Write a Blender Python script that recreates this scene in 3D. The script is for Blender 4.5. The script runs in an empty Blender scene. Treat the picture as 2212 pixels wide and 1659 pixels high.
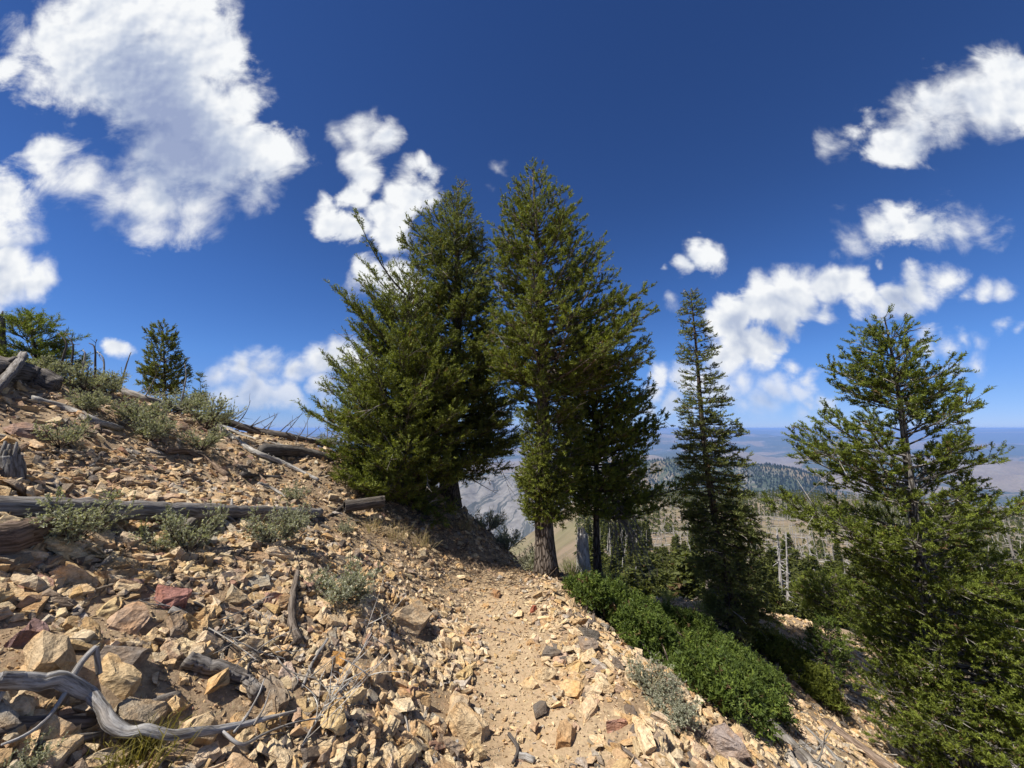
import bpy, bmesh, math
import numpy as np

# ------------------------------------------------------------------ camera
PITCH = math.radians(6.54)
FPX = 384.6                       # focal length in pixels of a 1024 wide frame
CAMZ = 1.6
S = bpy.context.scene
cam_d = bpy.data.cameras.new('camera')
cam_d.sensor_width = 36
cam_d.lens = 36 * FPX / 1024
cam_d.clip_start = 0.05
cam_d.clip_end = 120000
cam = bpy.data.objects.new('camera', cam_d)
cam.location = (0, 0, CAMZ)
cam.rotation_euler = (math.pi / 2 + PITCH, 0, 0)
S.collection.objects.link(cam)
S.camera = cam

# ------------------------------------------------------------------ light
SUN_EL = math.radians(58)
SUN_DIR = np.array([-0.88, -0.42])           # horizontal direction towards the sun
SUN_DIR = SUN_DIR / np.linalg.norm(SUN_DIR)
sun_d = bpy.data.lights.new('sun', 'SUN')
sun_d.energy = 5.0
sun_d.angle = math.radians(0.55)
sun_d.color = (1.0, 0.95, 0.87)
sun = bpy.data.objects.new('sun', sun_d)
from mathutils import Vector
sv = Vector((SUN_DIR[0] * math.cos(SUN_EL), SUN_DIR[1] * math.cos(SUN_EL), math.sin(SUN_EL)))
sun.rotation_euler = sv.to_track_quat('Z', 'Y').to_euler()
S.collection.objects.link(sun)

S.view_settings.view_transform = 'Standard'
S.view_settings.look = 'None'
S.view_settings.exposure = 0.72
S.view_settings.gamma = 1.0
S.view_settings.use_curve_mapping = False
S.render.engine = 'CYCLES'
S.cycles.use_denoising = True
S.cycles.max_bounces = 5
S.cycles.diffuse_bounces = 3
S.cycles.glossy_bounces = 1
S.cycles.transmission_bounces = 2
S.cycles.transparent_max_bounces = 6
S.cycles.volume_bounces = 0


# ------------------------------------------------------------------ node helper
class NT:
    def __init__(self, tree):
        self.t = tree
        self.n = tree.nodes
        self.l = tree.links

    def new(self, typ, **kw):
        nd = self.n.new(typ)
        for k, v in kw.items():
            setattr(nd, k, v)
        return nd

    def put(self, sock, v):
        if v is None:
            return
        if hasattr(v, 'is_output'):
            self.l.new(v, sock)
        else:
            sock.default_value = v

    def math(self, op, a, b=None, c=None, clamp=False):
        nd = self.new('ShaderNodeMath', operation=op, use_clamp=clamp)
        self.put(nd.inputs[0], a)
        self.put(nd.inputs[1], b)
        self.put(nd.inputs[2], c)
        return nd.outputs[0]

    def vmath(self, op, a, b=None, scale=None):
        nd = self.new('ShaderNodeVectorMath', operation=op)
        self.put(nd.inputs[0], a)
        if b is not None:
            self.put(nd.inputs[1], b)
        if scale is not None:
            self.put(nd.inputs['Scale'], scale)
        return nd.outputs['Value'] if op in ('DISTANCE', 'LENGTH', 'DOT_PRODUCT') else nd.outputs[0]

    def noise(self, vec, scale, detail=4, rough=0.55, dist=0.0, col=False):
        nd = self.new('ShaderNodeTexNoise')
        self.put(nd.inputs['Vector'], vec)
        nd.inputs['Scale'].default_value = scale
        nd.inputs['Detail'].default_value = detail
        nd.inputs['Roughness'].default_value = rough
        nd.inputs['Distortion'].default_value = dist
        return nd.outputs['Color' if col else 'Fac']

    def ramp(self, fac, stops, interp='LINEAR'):
        nd = self.new('ShaderNodeValToRGB')
        cr = nd.color_ramp
        cr.interpolation = interp
        while len(cr.elements) < len(stops):
            cr.elements.new(0.5)
        for e, (p, c) in zip(cr.elements, stops):
            e.position = p
            e.color = tuple(c) + (1,) if len(c) == 3 else c
        self.put(nd.inputs[0], fac)
        return nd.outputs[0]

    def mix(self, fac, a, b, blend='MIX'):
        nd = self.new('ShaderNodeMix', data_type='RGBA', blend_type=blend)
        self.put(nd.inputs['Factor'], fac)
        self.put(nd.inputs[6], a if hasattr(a, 'is_output') or len(a) == 4 else tuple(a) + (1,))
        self.put(nd.inputs[7], b if hasattr(b, 'is_output') or len(b) == 4 else tuple(b) + (1,))
        return nd.outputs[2]

    def smooth(self, x, a, b, lo=0.0, hi=1.0):
        nd = self.new('ShaderNodeMapRange', interpolation_type='SMOOTHSTEP')
        self.put(nd.inputs[0], x)
        for i, v in zip((1, 2, 3, 4), (a, b, lo, hi)):
            self.put(nd.inputs[i], v)
        return nd.outputs[0]


# ------------------------------------------------------------------ sky
# the sun and the clouds stand in the sky at fixed compass directions
def ray(u, v):
    """direction (x, 1, z) of a pixel of the 1024x768 frame, scaled so that y = 1"""
    a = (u - 512) / FPX
    b = (384 - v) / FPX
    dy = math.cos(PITCH) - b * math.sin(PITCH)
    dz = math.sin(PITCH) + b * math.cos(PITCH)
    return a / dy, dz / dy


CLOUDS = [  # x, y, radius on the 2212 wide view, lobes of each cloud
    (60, 70, 50), (130, 60, 80), (250, 40, 130), (380, 30, 110), (200, 125, 100), (330, 150, 140), (440, 130, 95), (315, 225, 90),
    (430, 250, 120), (380, 330, 110), (490, 330, 105), (570, 335, 75), (610, 350, 36), (560, 400, 50), (340, 400, 110), (440, 430, 80),
    (440, 485, 50), (118, 330, 44), (180, 385, 60), (240, 420, 65), (300, 435, 60), (25, 140, 35), (110, 165, 50), (500, 220, 60),
    (470, 120, 60), (460, 60, 50),
    (0, 420, 62), (30, 470, 45), (-20, 510, 60), (35, 515, 22), (0, 610, 75), (70, 605, 48),
    (790, 285, 50), (740, 295, 32), (840, 290, 35), (780, 340, 42), (795, 375, 36), (765, 415, 34), (865, 405, 40), (885, 430, 45),
    (840, 470, 50), (835, 515, 45), (690, 440, 30), (710, 485, 38), (760, 495, 40), (905, 350, 22), (925, 375, 16), (1080, 378, 15),
    (780, 608, 40), (840, 620, 50), (880, 650, 50),
    (480, 795, 34), (530, 788, 40), (580, 795, 40), (640, 798, 38), (700, 775, 45), (750, 765, 50), (790, 790, 45), (500, 850, 38), (560, 848, 48), (620, 855, 40),
    (710, 835, 36), (760, 830, 50), (560, 815, 30), (470, 850, 26), (640, 880, 20), (720, 880, 22),
    (2190, 190, 100), (2110, 215, 85), (2040, 235, 75), (1975, 270, 62), (1930, 315, 58), (1900, 345, 36), (1850, 295, 30), (1815, 320, 24), (1880, 265, 20),
    (2150, 250, 70), (1790, 340, 14),
    (2010, 490, 48), (1950, 492, 44), (1890, 500, 40), (1840, 530, 38), (1800, 552, 24), (2070, 500, 38), (2130, 490, 30), (2170, 475, 22), (1980, 465, 30),
    (1510, 550, 36), (1470, 570, 26), (1545, 545, 28), (1430, 590, 12),
    (1780, 625, 56), (1830, 615, 48), (1720, 645, 60), (1650, 650, 60), (1590, 675, 52), (1550, 700, 36), (1860, 640, 40), (1640, 615, 36), (1700, 685, 34), (1780, 670, 30),
    (1990, 630, 46), (1940, 645, 38), (2040, 618, 36), (1900, 662, 30), (1960, 665, 26),
    (2120, 640, 26), (2160, 630, 22), (2085, 645, 16),
    (1600, 740, 55), (1640, 730, 40), (1570, 785, 50), (1630, 770, 42), (1660, 745, 18), (1700, 785, 30), (1740, 805, 24), (1430, 815, 28), (1480, 810, 36),
    (1410, 850, 30), (1520, 830, 34), (1600, 830, 36), (1670, 830, 40), (1720, 835, 26), (1560, 860, 44), (1460, 870, 34), (1640, 870, 40), (1740, 862, 16),
    (1780, 860, 18), (1400, 890, 24), (1500, 895, 26), (1720, 890, 20),
    (2010, 752, 26), (1990, 775, 22), (2045, 745, 18), (2060, 790, 22), (2105, 790, 20), (2080, 735, 14), (2120, 745, 14), (2170, 715, 14), (2210, 722, 12),
    (1445, 655, 18), (1600, 880, 26), (262, 745, 22), (1900, 578, 12), (700, 875, 22), (1060, 415, 10),
]
SHADES = [  # shade painted into the grey cloud undersides
    (340, 240, 190, 1.1), (440, 350, 130, 1.1), (250, 150, 130, .7), (550, 390, 75, .7), (270, 470, 70, .55), (0, 640, 70, .5),
    (2080, 260, 110, .55), (1990, 320, 70, .5), (2170, 290, 90, .5), (1900, 540, 50, .4), (2030, 520, 70, .4),
    (1700, 695, 80, .7), (1590, 720, 60, .7), (1800, 665, 60, .6), (1970, 665, 60, .5), (560, 815, 60, .6), (740, 815, 50, .7), (660, 800, 40, .4),
    (1640, 680, 90, .5), (1950, 655, 50, .5), (1500, 575, 34, .4), (560, 870, 60, .5), (720, 800, 50, .5), (1590, 765, 34, .5), (1500, 870, 90, .4), (1650, 860, 60, .4), (840, 550, 40, .3), (730, 500, 50, .3),
]
W = bpy.data.worlds.new('World')
S.world = W
W.use_nodes = True
W.cycles.sampling_method = 'MANUAL'
W.cycles.sample_map_resolution = 256


def build_world():
    nt = NT(W.node_tree)
    nt.n.clear()
    out = nt.new('ShaderNodeOutputWorld')
    bg = nt.new('ShaderNodeBackground')
    nt.l.new(bg.outputs[0], out.inputs[0])
    sky = nt.new('ShaderNodeTexSky', sky_type='NISHITA')
    sky.sun_disc = False
    sky.sun_elevation = SUN_EL
    sky.sun_rotation = math.atan2(SUN_DIR[0], SUN_DIR[1])
    sky.altitude = 2600
    sky.air_density = 1.0
    sky.dust_density = 0.3
    sky.ozone_density = 2.0
    tc = nt.new('ShaderNodeTexCoord')
    d = tc.outputs['Generated']
    sx = nt.new('ShaderNodeSeparateXYZ')
    nt.l.new(d, sx.inputs[0])
    x, y, z = sx.outputs
    # deepen the blue of the clear air high up as a dry mountain sky does
    zc = nt.math('MAXIMUM', z, 0.0)
    grade = nt.ramp(zc, [(0.0, (.30, .39, .72)), (.06, (.31, .42, .68)), (.16, (.31, .49, .77)), (.32, (.27, .45, .74)), (.50, (.24, .39, .65)), (1.0, (.20, .33, .58))])
    base = nt.mix(1.0, sky.outputs[0], grade, 'MULTIPLY')

    yy = nt.math('MAXIMUM', y, 0.05)
    X = nt.math('DIVIDE', x, yy)
    Z = nt.math('DIVIDE', z, yy)
    cb = nt.new('ShaderNodeCombineXYZ')
    nt.put(cb.inputs[0], X)
    nt.put(cb.inputs[1], Z)
    P = cb.outputs[0]
    w1 = nt.noise(P, 3.2, 3, .55, col=True)
    w2 = nt.noise(P, 13.0, 4, .6, col=True)
    off = nt.vmath('ADD', nt.vmath('SCALE', nt.vmath('SUBTRACT', w1, (.5, .5, .5)), scale=.14), nt.vmath('SCALE', nt.vmath('SUBTRACT', w2, (.5, .5, .5)), scale=.05))
    Q = nt.vmath('MULTIPLY', nt.vmath('ADD', P, off), (1, 1, 0))
    def lobe(px, py, r):
        u, v = px * 1024 / 2212, py * 1024 / 2212
        cx, cz = ray(u, v)
        ex, ez = ray(u + 8, v)
        fx, fz = ray(u, v + 8)
        k = 0.5 * (math.hypot(ex - cx, ez - cz) + math.hypot(fx - cx, fz - cz)) / 8
        return cx, cz, r * 1024 / 2212 * k
    F = None
    for px, py, r in CLOUDS:
        cx, cz, R = lobe(px, py, r * 1.02)
        dd = nt.vmath('DISTANCE', Q, (cx, cz, 0))
        sc_ = (.115 if px < 660 or px > 1770 else .062) if py < 560 else .052
        f = nt.math('MULTIPLY_ADD', dd, -1.0 / sc_, R / sc_)
        if F is None:
            F = f
        else:
            nd = nt.new('ShaderNodeMath', operation='SMOOTH_MAX')
            nt.put(nd.inputs[0], F); nt.put(nd.inputs[1], f); nd.inputs[2].default_value = .22
            F = nd.outputs[0]
    G = None
    for px, py, r, s in SHADES:
        cx, cz, R = lobe(px, py, r)
        dd = nt.vmath('DISTANCE', Q, (cx, cz, 0))
        f = nt.math('MULTIPLY', nt.math('MULTIPLY_ADD', dd, -1.0 / R, 1.0, clamp=True), s)
        G = f if G is None else nt.math('ADD', G, f)
    # clouds outside the photographed part of the sky: the same kind, scattered
    gd = nt.vmath('MULTIPLY', d, (1, 1, 1.7))
    gn = nt.noise(gd, 2.3, 5, .55)
    gen = nt.math('MULTIPLY', nt.math('SUBTRACT', gn, .57), 9.0)
    infront = nt.math('MULTIPLY', nt.smooth(y, .10, .35), nt.math('MULTIPLY', nt.smooth(nt.math('ABSOLUTE', X), 1.9, 1.45), nt.smooth(Z, 1.75, 1.35)))
    mixf = nt.new('ShaderNodeMix', data_type='FLOAT')
    nt.put(mixf.inputs[0], infront); nt.put(mixf.inputs[2], gen); nt.put(mixf.inputs[3], F)
    F = mixf.outputs[0]
    n1 = nt.noise(nt.vmath('MULTIPLY', P, (1, 1.3, 1)), 6.5, 10, .60, .4)
    n1s = nt.noise(P, 8.5, 3, .5)
    n1b = nt.noise(nt.vmath('ADD', P, (-.014, .022, 0)), 8.5, 3, .5)
    n2 = nt.noise(nt.vmath('MULTIPLY', P, (1, 1.4, 1)), 26.0, 6, .62)
    dens = nt.math('ADD', nt.math('MINIMUM', F, 1.1), nt.math('ADD', nt.math('MULTIPLY', nt.math('SUBTRACT', n1, .5), 2.1), nt.math('MULTIPLY', nt.math('SUBTRACT', n2, .5), .28)))
    soft = nt.smooth(nt.noise(P, 2.6, 3, .5), .38, .62, .30, 1.05)
    alpha = nt.smooth(dens, -.22, nt.math('ADD', soft, .02))
    thick = nt.smooth(dens, .5, 1.5)
    relief = nt.math('MULTIPLY', nt.math('SUBTRACT', n1s, n1b), 1.7)
    # sunlight and shade painted into the cloud: bright rims, grey where deep
    G = nt.math('MULTIPLY', G, nt.smooth(nt.noise(P, 4.2, 5, .55), .30, .66, .25, 1.25))
    sh = nt.math('SUBTRACT', nt.math('ADD', nt.math('MULTIPLY', G, .85), nt.math('MULTIPLY', thick, .20)), relief)
    sh = nt.math('ADD', sh, nt.math('MULTIPLY', nt.math('SUBTRACT', n1, .5), -.30))
    ccol = nt.ramp(sh, [(0.0, (5.7, 5.8, 5.9)), (.25, (4.5, 4.75, 5.2)), (.55, (3.0, 3.4, 4.3)), (1.0, (2.0, 2.4, 3.6))])
    # far clouds low over the horizon: haze painted in with the sky colour
    low = nt.smooth(z, .17, .0)
    ccol = nt.mix(nt.math('MULTIPLY', low, .62), ccol, base)
    ccol = nt.mix(1.0, ccol, nt.ramp(low, [(0, (1, 1, 1)), (1, (1.0, .97, .95))]), 'MULTIPLY')
    above = nt.smooth(z, -.01, .035)
    col = nt.mix(nt.math('MULTIPLY', alpha, above), base, ccol)
    nt.l.new(col, bg.inputs[0])
    bg.inputs[1].default_value = 0.1


build_world()

# ------------------------------------------------------------------ noise and ground heights
def _h(ix, iy, seed):
    n = (ix.astype(np.int64) * 374761393 + iy.astype(np.int64) * 668265263 + seed * 1442695041) & 0xffffffff
    n = ((n ^ (n >> 13)) * 1274126177) & 0xffffffff
    n = n ^ (n >> 16)
    return (n & 0xffffff) / float(0xffffff)


def vnoise(x, y, seed=0):
    x = np.asarray(x, float); y = np.asarray(y, float)
    ix = np.floor(x); iy = np.floor(y)
    fx = x - ix; fy = y - iy
    fx = fx * fx * (3 - 2 * fx); fy = fy * fy * (3 - 2 * fy)
    a = _h(ix, iy, seed); b = _h(ix + 1, iy, seed); c = _h(ix, iy + 1, seed); d = _h(ix + 1, iy + 1, seed)
    return (a + (b - a) * fx) * (1 - fy) + (c + (d - c) * fx) * fy


def fbm(x, y, o=4, seed=0):
    t = 0; a = 1; s = 0
    for i in range(o):
        t = t + a * (vnoise(x, y, seed + i * 17) - .5)
        s += a
        x = x * 2.03 + 5.1; y = y * 2.03 - 3.7; a *= .5
    return t / s * 2          # about -1..1


def softp(x, w):
    return w * np.logaddexp(0, x / w)


def trail_x(y):
    return np.interp(y, [-6, 1, 2, 3, 3.8, 4.4, 5.1, 5.5, 6.2, 7.5, 12], [.4, .2, .12, .03, -.15, -.20, -.12, .06, .6, 1.6, 4])


def near_h(x, y):
    s = x - trail_x(y)
    L = softp(-s - .42, .12)
    R = softp(s - .82, .14)
    left = np.interp(L, [0, .5, 2, 8, 14, 40, 400], [0, .33, 1.22, 3.95, 5.2, 6.0, 7.0])
    z = -.02 * np.clip(y, -20, 60) + left - .56 * R
    yc = np.interp(x, [-30, -9, -5.7, -4.9, -2.8, -1.2, .7, 1.8, 4, 8.2, 14, 40], [-4, 1.6, 4.3, 5.4, 6.2, 6.6, 5.7, 5.6, 7, 9.5, 13, 20])
    d = y - yc
    z = z - .85 * (np.sqrt(d * d + .8) + d) / 2
    away = np.clip(L * 2, 0, 1) + np.clip(R * 2, 0, 1)
    z = z + fbm(x * .7, y * .7, 3, 3) * .16 * away + fbm(x * 3.1, y * 3.1, 4, 9) * (.022 + .05 * away)
    shoulder = np.exp(-((s - .62) / .17) ** 2) * .05
    return z + shoulder


def far_h(x, y):
    r = np.hypot(x, y)
    q = x / np.maximum(y, 1)
    z = -600 + fbm(x / 2500, y / 2500, 4, 41) * 45
    # wooded bluff and bare badland slope across the valley
    tan = np.interp(q, [-1.5, -.6, -.2, .0, .25, .55, .75, .9, 1.1], [-.10, -.11, -.125, -.122, -.085, -.078, -.10, -.16, -.26])
    crest = 2350 * tan
    across = np.interp(r, [700, 1500, 2350, 2700, 3600], [0, .42, 1, .92, .25])
    bl = -600 + (crest + 600) * across
    rid = 1 - np.abs(fbm(x / 330 + .35 * fbm(x / 300, y / 300, 2, 5), y / 620, 4, 21)) * 1.5
    bl = bl + (rid - .6) * 75 * np.clip((r - 900) / 500, 0, 1) * np.clip((3200 - r) / 700, 0, 1)
    gul = 1 - np.abs(fbm(x / 95 + .9 * fbm(x / 400, y / 400, 2, 8) + y / 520, y / 900, 3, 27)) * 2
    bl = bl + (gul - .7) * 15 * np.clip((.36 - q) / .1, 0, 1) * np.clip((r - 1100) / 300, 0, 1)
    gate = np.clip((r - 600) / 700, 0, 1) * np.clip((4200 - r) / 900, 0, 1)
    z = z + (np.maximum(bl, z) - z) * gate
    # low hills on the plain, then the blue ranges
    z = z + np.clip((r - 4000) / 3000, 0, 1) * np.clip((16000 - r) / 4000, 0, 1) * (np.abs(fbm(x / 2600, y / 1900, 5, 61)) * 430 - 40)
    lowr = np.interp(q, [-2, .5, .8, 1.1, 2], [1, 1, .8, .42, .4])
    rg1 = 1 - np.abs(fbm(x / 4200 + 3, y / 3000, 5, 77)) * 1.8
    z = z + np.clip((r - 9500) / 4500, 0, 1) * np.clip((21000 - r) / 4000, 0, 1) * (250 + 190 * rg1) * lowr
    z = z + np.clip((r - 19000) / 6000, 0, 1) * (430 + 300 * fbm(x / 9000, y / 6000 + 7, 5, 99))
    return z


def mid_h(x, y):
    r = np.hypot(x, y)
    z = np.interp(y, [-50, 0, 20, 28, 50, 120, 300, 450, 600, 900, 1400], [-3, -5, -9, -12, -19, -37, -57, -76, -140, -330, -560])
    z = z - .7 * softp(.17 * y + 1 - x, 3) - .04 * softp(x - 1.5 * y, 4)
    z = z - .10 * softp(x - .9 * y - 30, 30)
    z = z + fbm(x / 60, y / 60, 4, 31) * np.clip(r / 40, 0, 7) + fbm(x / 9, y / 9, 3, 33) * .5
    return z


def height(x, y):
    x = np.asarray(x, float); y = np.asarray(y, float)
    r = np.hypot(x, y)
    n = near_h(x, y)
    m = mid_h(x, y)
    k = .5
    nm = np.logaddexp(n / k, m / k) * k
    f = far_h(x, y)
    w = np.clip((r - 520) / 500, 0, 1)
    w = w * w * (3 - 2 * w)
    back = np.clip((-y - 20) / 200, 0, 1)                 # the hill the camera stands on carries on behind it
    f = f * (1 - back) + (-120 - .2 * np.minimum(r, 2400)) * back
    return np.maximum(nm, -640) * (1 - w) + f * w


def hz(x, y):
    return float(height(np.array([x]), np.array([y]))[0])


def hit(u, v, far=60.0):
    """the point of the ground seen at a pixel (1024 wide frame)"""
    qx, qz = ray(u, v)
    t = np.geomspace(.5, far, 2500)
    g = height(qx * t, t) - (CAMZ + qz * t)
    i = np.argmax(g > 0)
    if g[i] <= 0:
        i = int(np.argmax(g))
    return np.array([qx * t[i], t[i], float(height(qx * t[i], t[i]))])


def at_depth(u, v, D):
    qx, qz = ray(u, v)
    return np.array([qx * D, D, CAMZ + qz * D])


def normal_at(x, y, e=.12):
    nx = (height(x - e, y) - height(x + e, y)) / (2 * e)
    ny = (height(x, y - e) - height(x, y + e)) / (2 * e)
    n = np.stack([nx, ny, np.ones_like(nx)], -1)
    return n / np.linalg.norm(n, axis=-1, keepdims=True)


# ------------------------------------------------------------------ materials
def mat(name, fn, rough=.9, spec=.2):
    m = bpy.data.materials.new(name)
    m.use_nodes = True
    nt = NT(m.node_tree)
    bs = nt.n['Principled BSDF']
    bs.inputs['Roughness'].default_value = rough
    bs.inputs['Specular IOR Level'].default_value = spec
    fn(nt, bs)
    return m


def attr(nt, name):
    nd = nt.new('ShaderNodeAttribute')
    nd.attribute_name = name
    return nd


def bump(nt, bs, h, dist, strength=1.0):
    b = nt.new('ShaderNodeBump')
    b.inputs['Distance'].default_value = dist
    b.inputs['Strength'].default_value = strength
    nt.put(b.inputs['Height'], h)
    nt.l.new(b.outputs[0], bs.inputs['Normal'])


def m_ground(nt, bs):
    geo = nt.new('ShaderNodeNewGeometry')
    p = geo.outputs['Position']
    a = attr(nt, 'cover')
    sp = nt.new('ShaderNodeSeparateColor')
    nt.l.new(a.outputs['Color'], sp.inputs[0])
    n1 = nt.noise(p, 2.3, 6, .6)
    n2 = nt.noise(p, 38, 6, .7)
    n3 = nt.noise(p, 140, 3, .6)
    soil = nt.ramp(n1, [(.3, (.24, .165, .095)), (.5, (.34, .245, .15)), (.7, (.42, .32, .20))])
    soil = nt.mix(nt.smooth(n2, .35, .7), nt.mix(.5, soil, (.10, .065, .04)), soil)
    dust = nt.ramp(n2, [(.3, (.36, .255, .15)), (.6, (.50, .37, .225))])
    c = nt.mix(nt.math('MULTIPLY', sp.outputs[0], .9), soil, dust)
    vo = nt.new('ShaderNodeTexVoronoi')
    vo.inputs['Scale'].default_value = 75
    nt.put(vo.inputs['Vector'], p)
    peb = nt.mix(.45, (.42, .30, .18), vo.outputs['Color'], 'MULTIPLY')
    peb = nt.mix(.5, peb, (.40, .30, .19))
    c = nt.mix(nt.math('MULTIPLY', nt.smooth(n2, .5, .62), .5), c, peb)
    nt.l.new(c, bs.inputs['Base Color'])
    h = nt.math('ADD', nt.math('MULTIPLY', n2, 1.0), nt.math('MULTIPLY', n3, .5))
    bump(nt, bs, h, .012, .6)


def m_land(nt, bs):
    geo = nt.new('ShaderNodeNewGeometry')
    p = geo.outputs['Position']
    a = attr(nt, 'cover')
    sp = nt.new('ShaderNodeSeparateColor')
    nt.l.new(a.outputs['Color'], sp.inputs[0])
    forest, pale, green = sp.outputs
    n1 = nt.noise(p, .0035, 8, .62)
    n2 = nt.noise(p, .06, 6, .6)
    n3 = nt.noise(p, 1.3, 5, .65)
    grass = nt.ramp(n1, [(.3, (.17, .125, .085)), (.5, (.235, .175, .12)), (.72, (.31, .25, .17))])
    grass = nt.mix(nt.smooth(n2, .35, .65), nt.mix(1.0, grass, (.62, .66, .58), 'MULTIPLY'), grass)
    grass = nt.mix(nt.smooth(n3, .3, .7), nt.mix(.3, grass, (.12, .10, .06)), grass)
    grass = nt.mix(nt.math('MULTIPLY', green, .45), grass, (.14, .15, .06))
    pw = nt.vmath('ADD', p, nt.vmath('SCALE', nt.vmath('SUBTRACT', nt.noise(p, .006, 4, col=True), (.5, .5, .5)), scale=150))
    gc = nt.new('ShaderNodeCombineXYZ')
    nt.put(gc.inputs[0], nt.vmath('DOT_PRODUCT', pw, (.0145, -.0065, 0))); nt.put(gc.inputs[1], nt.vmath('DOT_PRODUCT', pw, (.0006, .0013, 0)))
    gl = nt.math('ABSOLUTE', nt.math('SUBTRACT', nt.noise(gc.outputs[0], 1.0, 4, .55), .5))
    bare = nt.ramp(nt.noise(p, .02, 8, .7), [(.35, (.11, .105, .10)), (.62, (.20, .19, .175))])
    bare = nt.mix(nt.smooth(gl, .045, .008), bare, (.055, .06, .055))
    c = nt.mix(nt.smooth(nt.math('ADD', pale, nt.math('MULTIPLY', nt.math('SUBTRACT', n1, .5), .5)), .35, .65), grass, bare)
    dots = nt.smooth(nt.math('ADD', forest, nt.math('MULTIPLY', nt.math('SUBTRACT', n2, .5), 1.5)), .45, .6)
    dots2 = nt.smooth(nt.math('ADD', forest, nt.math('MULTIPLY', nt.math('SUBTRACT', n1, .5), 2.2)), .45, .58)
    fm = nt.math('MAXIMUM', nt.math('MULTIPLY', dots, dots2), nt.smooth(forest, .62, .85))
    c = nt.mix(nt.math('MULTIPLY', fm, .92), c, (.035, .05, .028))
    nt.l.new(c, bs.inputs['Base Color'])


def m_stone(nt, bs):
    a = attr(nt, 'col').outputs['Color']
    geo = nt.new('ShaderNodeNewGeometry')
    p = geo.outputs['Position']
    n1 = nt.noise(p, 9, 5, .6)
    n2 = nt.noise(p, 55, 6, .7)
    n3 = nt.noise(p, 160, 3, .6)
    c = nt.mix(nt.smooth(n1, .42, .66), a, nt.mix(1.0, a, (1.04, .90, .74), 'MULTIPLY'))
    c = nt.mix(nt.smooth(n2, .3, .7), nt.mix(1.0, c, (.62, .58, .54), 'MULTIPLY'), nt.mix(1.0, c, (1.12, 1.1, 1.06), 'MULTIPLY'))
    lich = nt.math('MULTIPLY', nt.smooth(nt.noise(p, 17, 6, .72), .60, .68), nt.smooth(nt.noise(p, 1.9, 2, .5), .50, .66))
    c = nt.mix(nt.math('MULTIPLY', lich, .8), c, (.075, .07, .065))
    c = nt.mix(nt.math('MULTIPLY', nt.smooth(n3, .66, .74), .5), c, (.10, .08, .06))
    nt.l.new(c, bs.inputs['Base Color'])
    st = nt.noise(nt.vmath('MULTIPLY', p, (1, 1, 3)), 30, 5, .6)
    bump(nt, bs, nt.math('ADD', nt.math('ADD', n2, st), nt.math('MULTIPLY', n3, .4)), .012, .9)


def m_wood(nt, bs, tone=(1, 1, 1)):
    a = attr(nt, 'col').outputs['Color']
    f = attr(nt, 'fib').outputs['Vector']
    n1 = nt.noise(f, 85, 6, .65)
    n2 = nt.noise(f, 22, 4, .6, .6)
    c = nt.mix(nt.smooth(n1, .36, .62), nt.mix(1.0, a, (.30, .27, .24), 'MULTIPLY'), a)
    c = nt.mix(nt.smooth(n2, .5, .72), c, nt.mix(1.0, c, (.66, .58, .5), 'MULTIPLY'))
    nt.l.new(c, bs.inputs['Base Color'])
    bump(nt, bs, nt.math('ADD', n1, nt.math('MULTIPLY', n2, .8)), .012, 1.0)


def m_bark(nt, bs):
    a = attr(nt, 'col').outputs['Color']
    f = attr(nt, 'fib').outputs['Vector']
    v = nt.new('ShaderNodeTexVoronoi', feature='DISTANCE_TO_EDGE')
    nt.put(v.inputs['Vector'], nt.vmath('MULTIPLY', f, (1, 1, 2.4)))
    v.inputs['Scale'].default_value = 34
    n1 = nt.noise(f, 60, 5, .65)
    e = nt.smooth(nt.math('ADD', v.outputs['Distance'], nt.math('MULTIPLY', nt.math('SUBTRACT', n1, .5), .2)), .0, .18)
    c = nt.mix(e, nt.mix(1.0, a, (.28, .25, .22), 'MULTIPLY'), a)
    c = nt.mix(nt.smooth(n1, .5, .7), c, nt.mix(1.0, c, (1.5, 1.45, 1.4), 'MULTIPLY'))
    nt.l.new(c, bs.inputs['Base Color'])
    bump(nt, bs, nt.math('ADD', e, nt.math('MULTIPLY', n1, .6)), .02, 1.0)


def m_leaf(nt, bs):
    a = attr(nt, 'col').outputs['Color']
    nt.l.new(a, bs.inputs['Base Color'])
    tr = nt.new('ShaderNodeBsdfTranslucent')
    nt.l.new(nt.mix(1.0, a, (1.3, 1.35, .5), 'MULTIPLY'), tr.inputs[0])
    mx = nt.new('ShaderNodeMixShader')
    mx.inputs[0].default_value = .32
    nt.l.new(bs.outputs[0], mx.inputs[1])
    nt.l.new(tr.outputs[0], mx.inputs[2])
    nt.l.new(mx.outputs[0], nt.n['Material Output'].inputs[0])


M_GROUND = mat('dry_scree_soil', m_ground)
M_LAND = mat('dry_grass_and_woods', m_land)
M_STONE = mat('tan_stone', m_stone, .85, .25)
M_WOOD = mat('weathered_wood', m_wood, .8, .25)
M_BARK = mat('furrowed_bark', m_bark, .9, .2)
M_NEEDLE = mat('conifer_needles', m_leaf, .6, .22)
M_SAGE = mat('sage_leaves', m_leaf, .8, .15)


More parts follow.
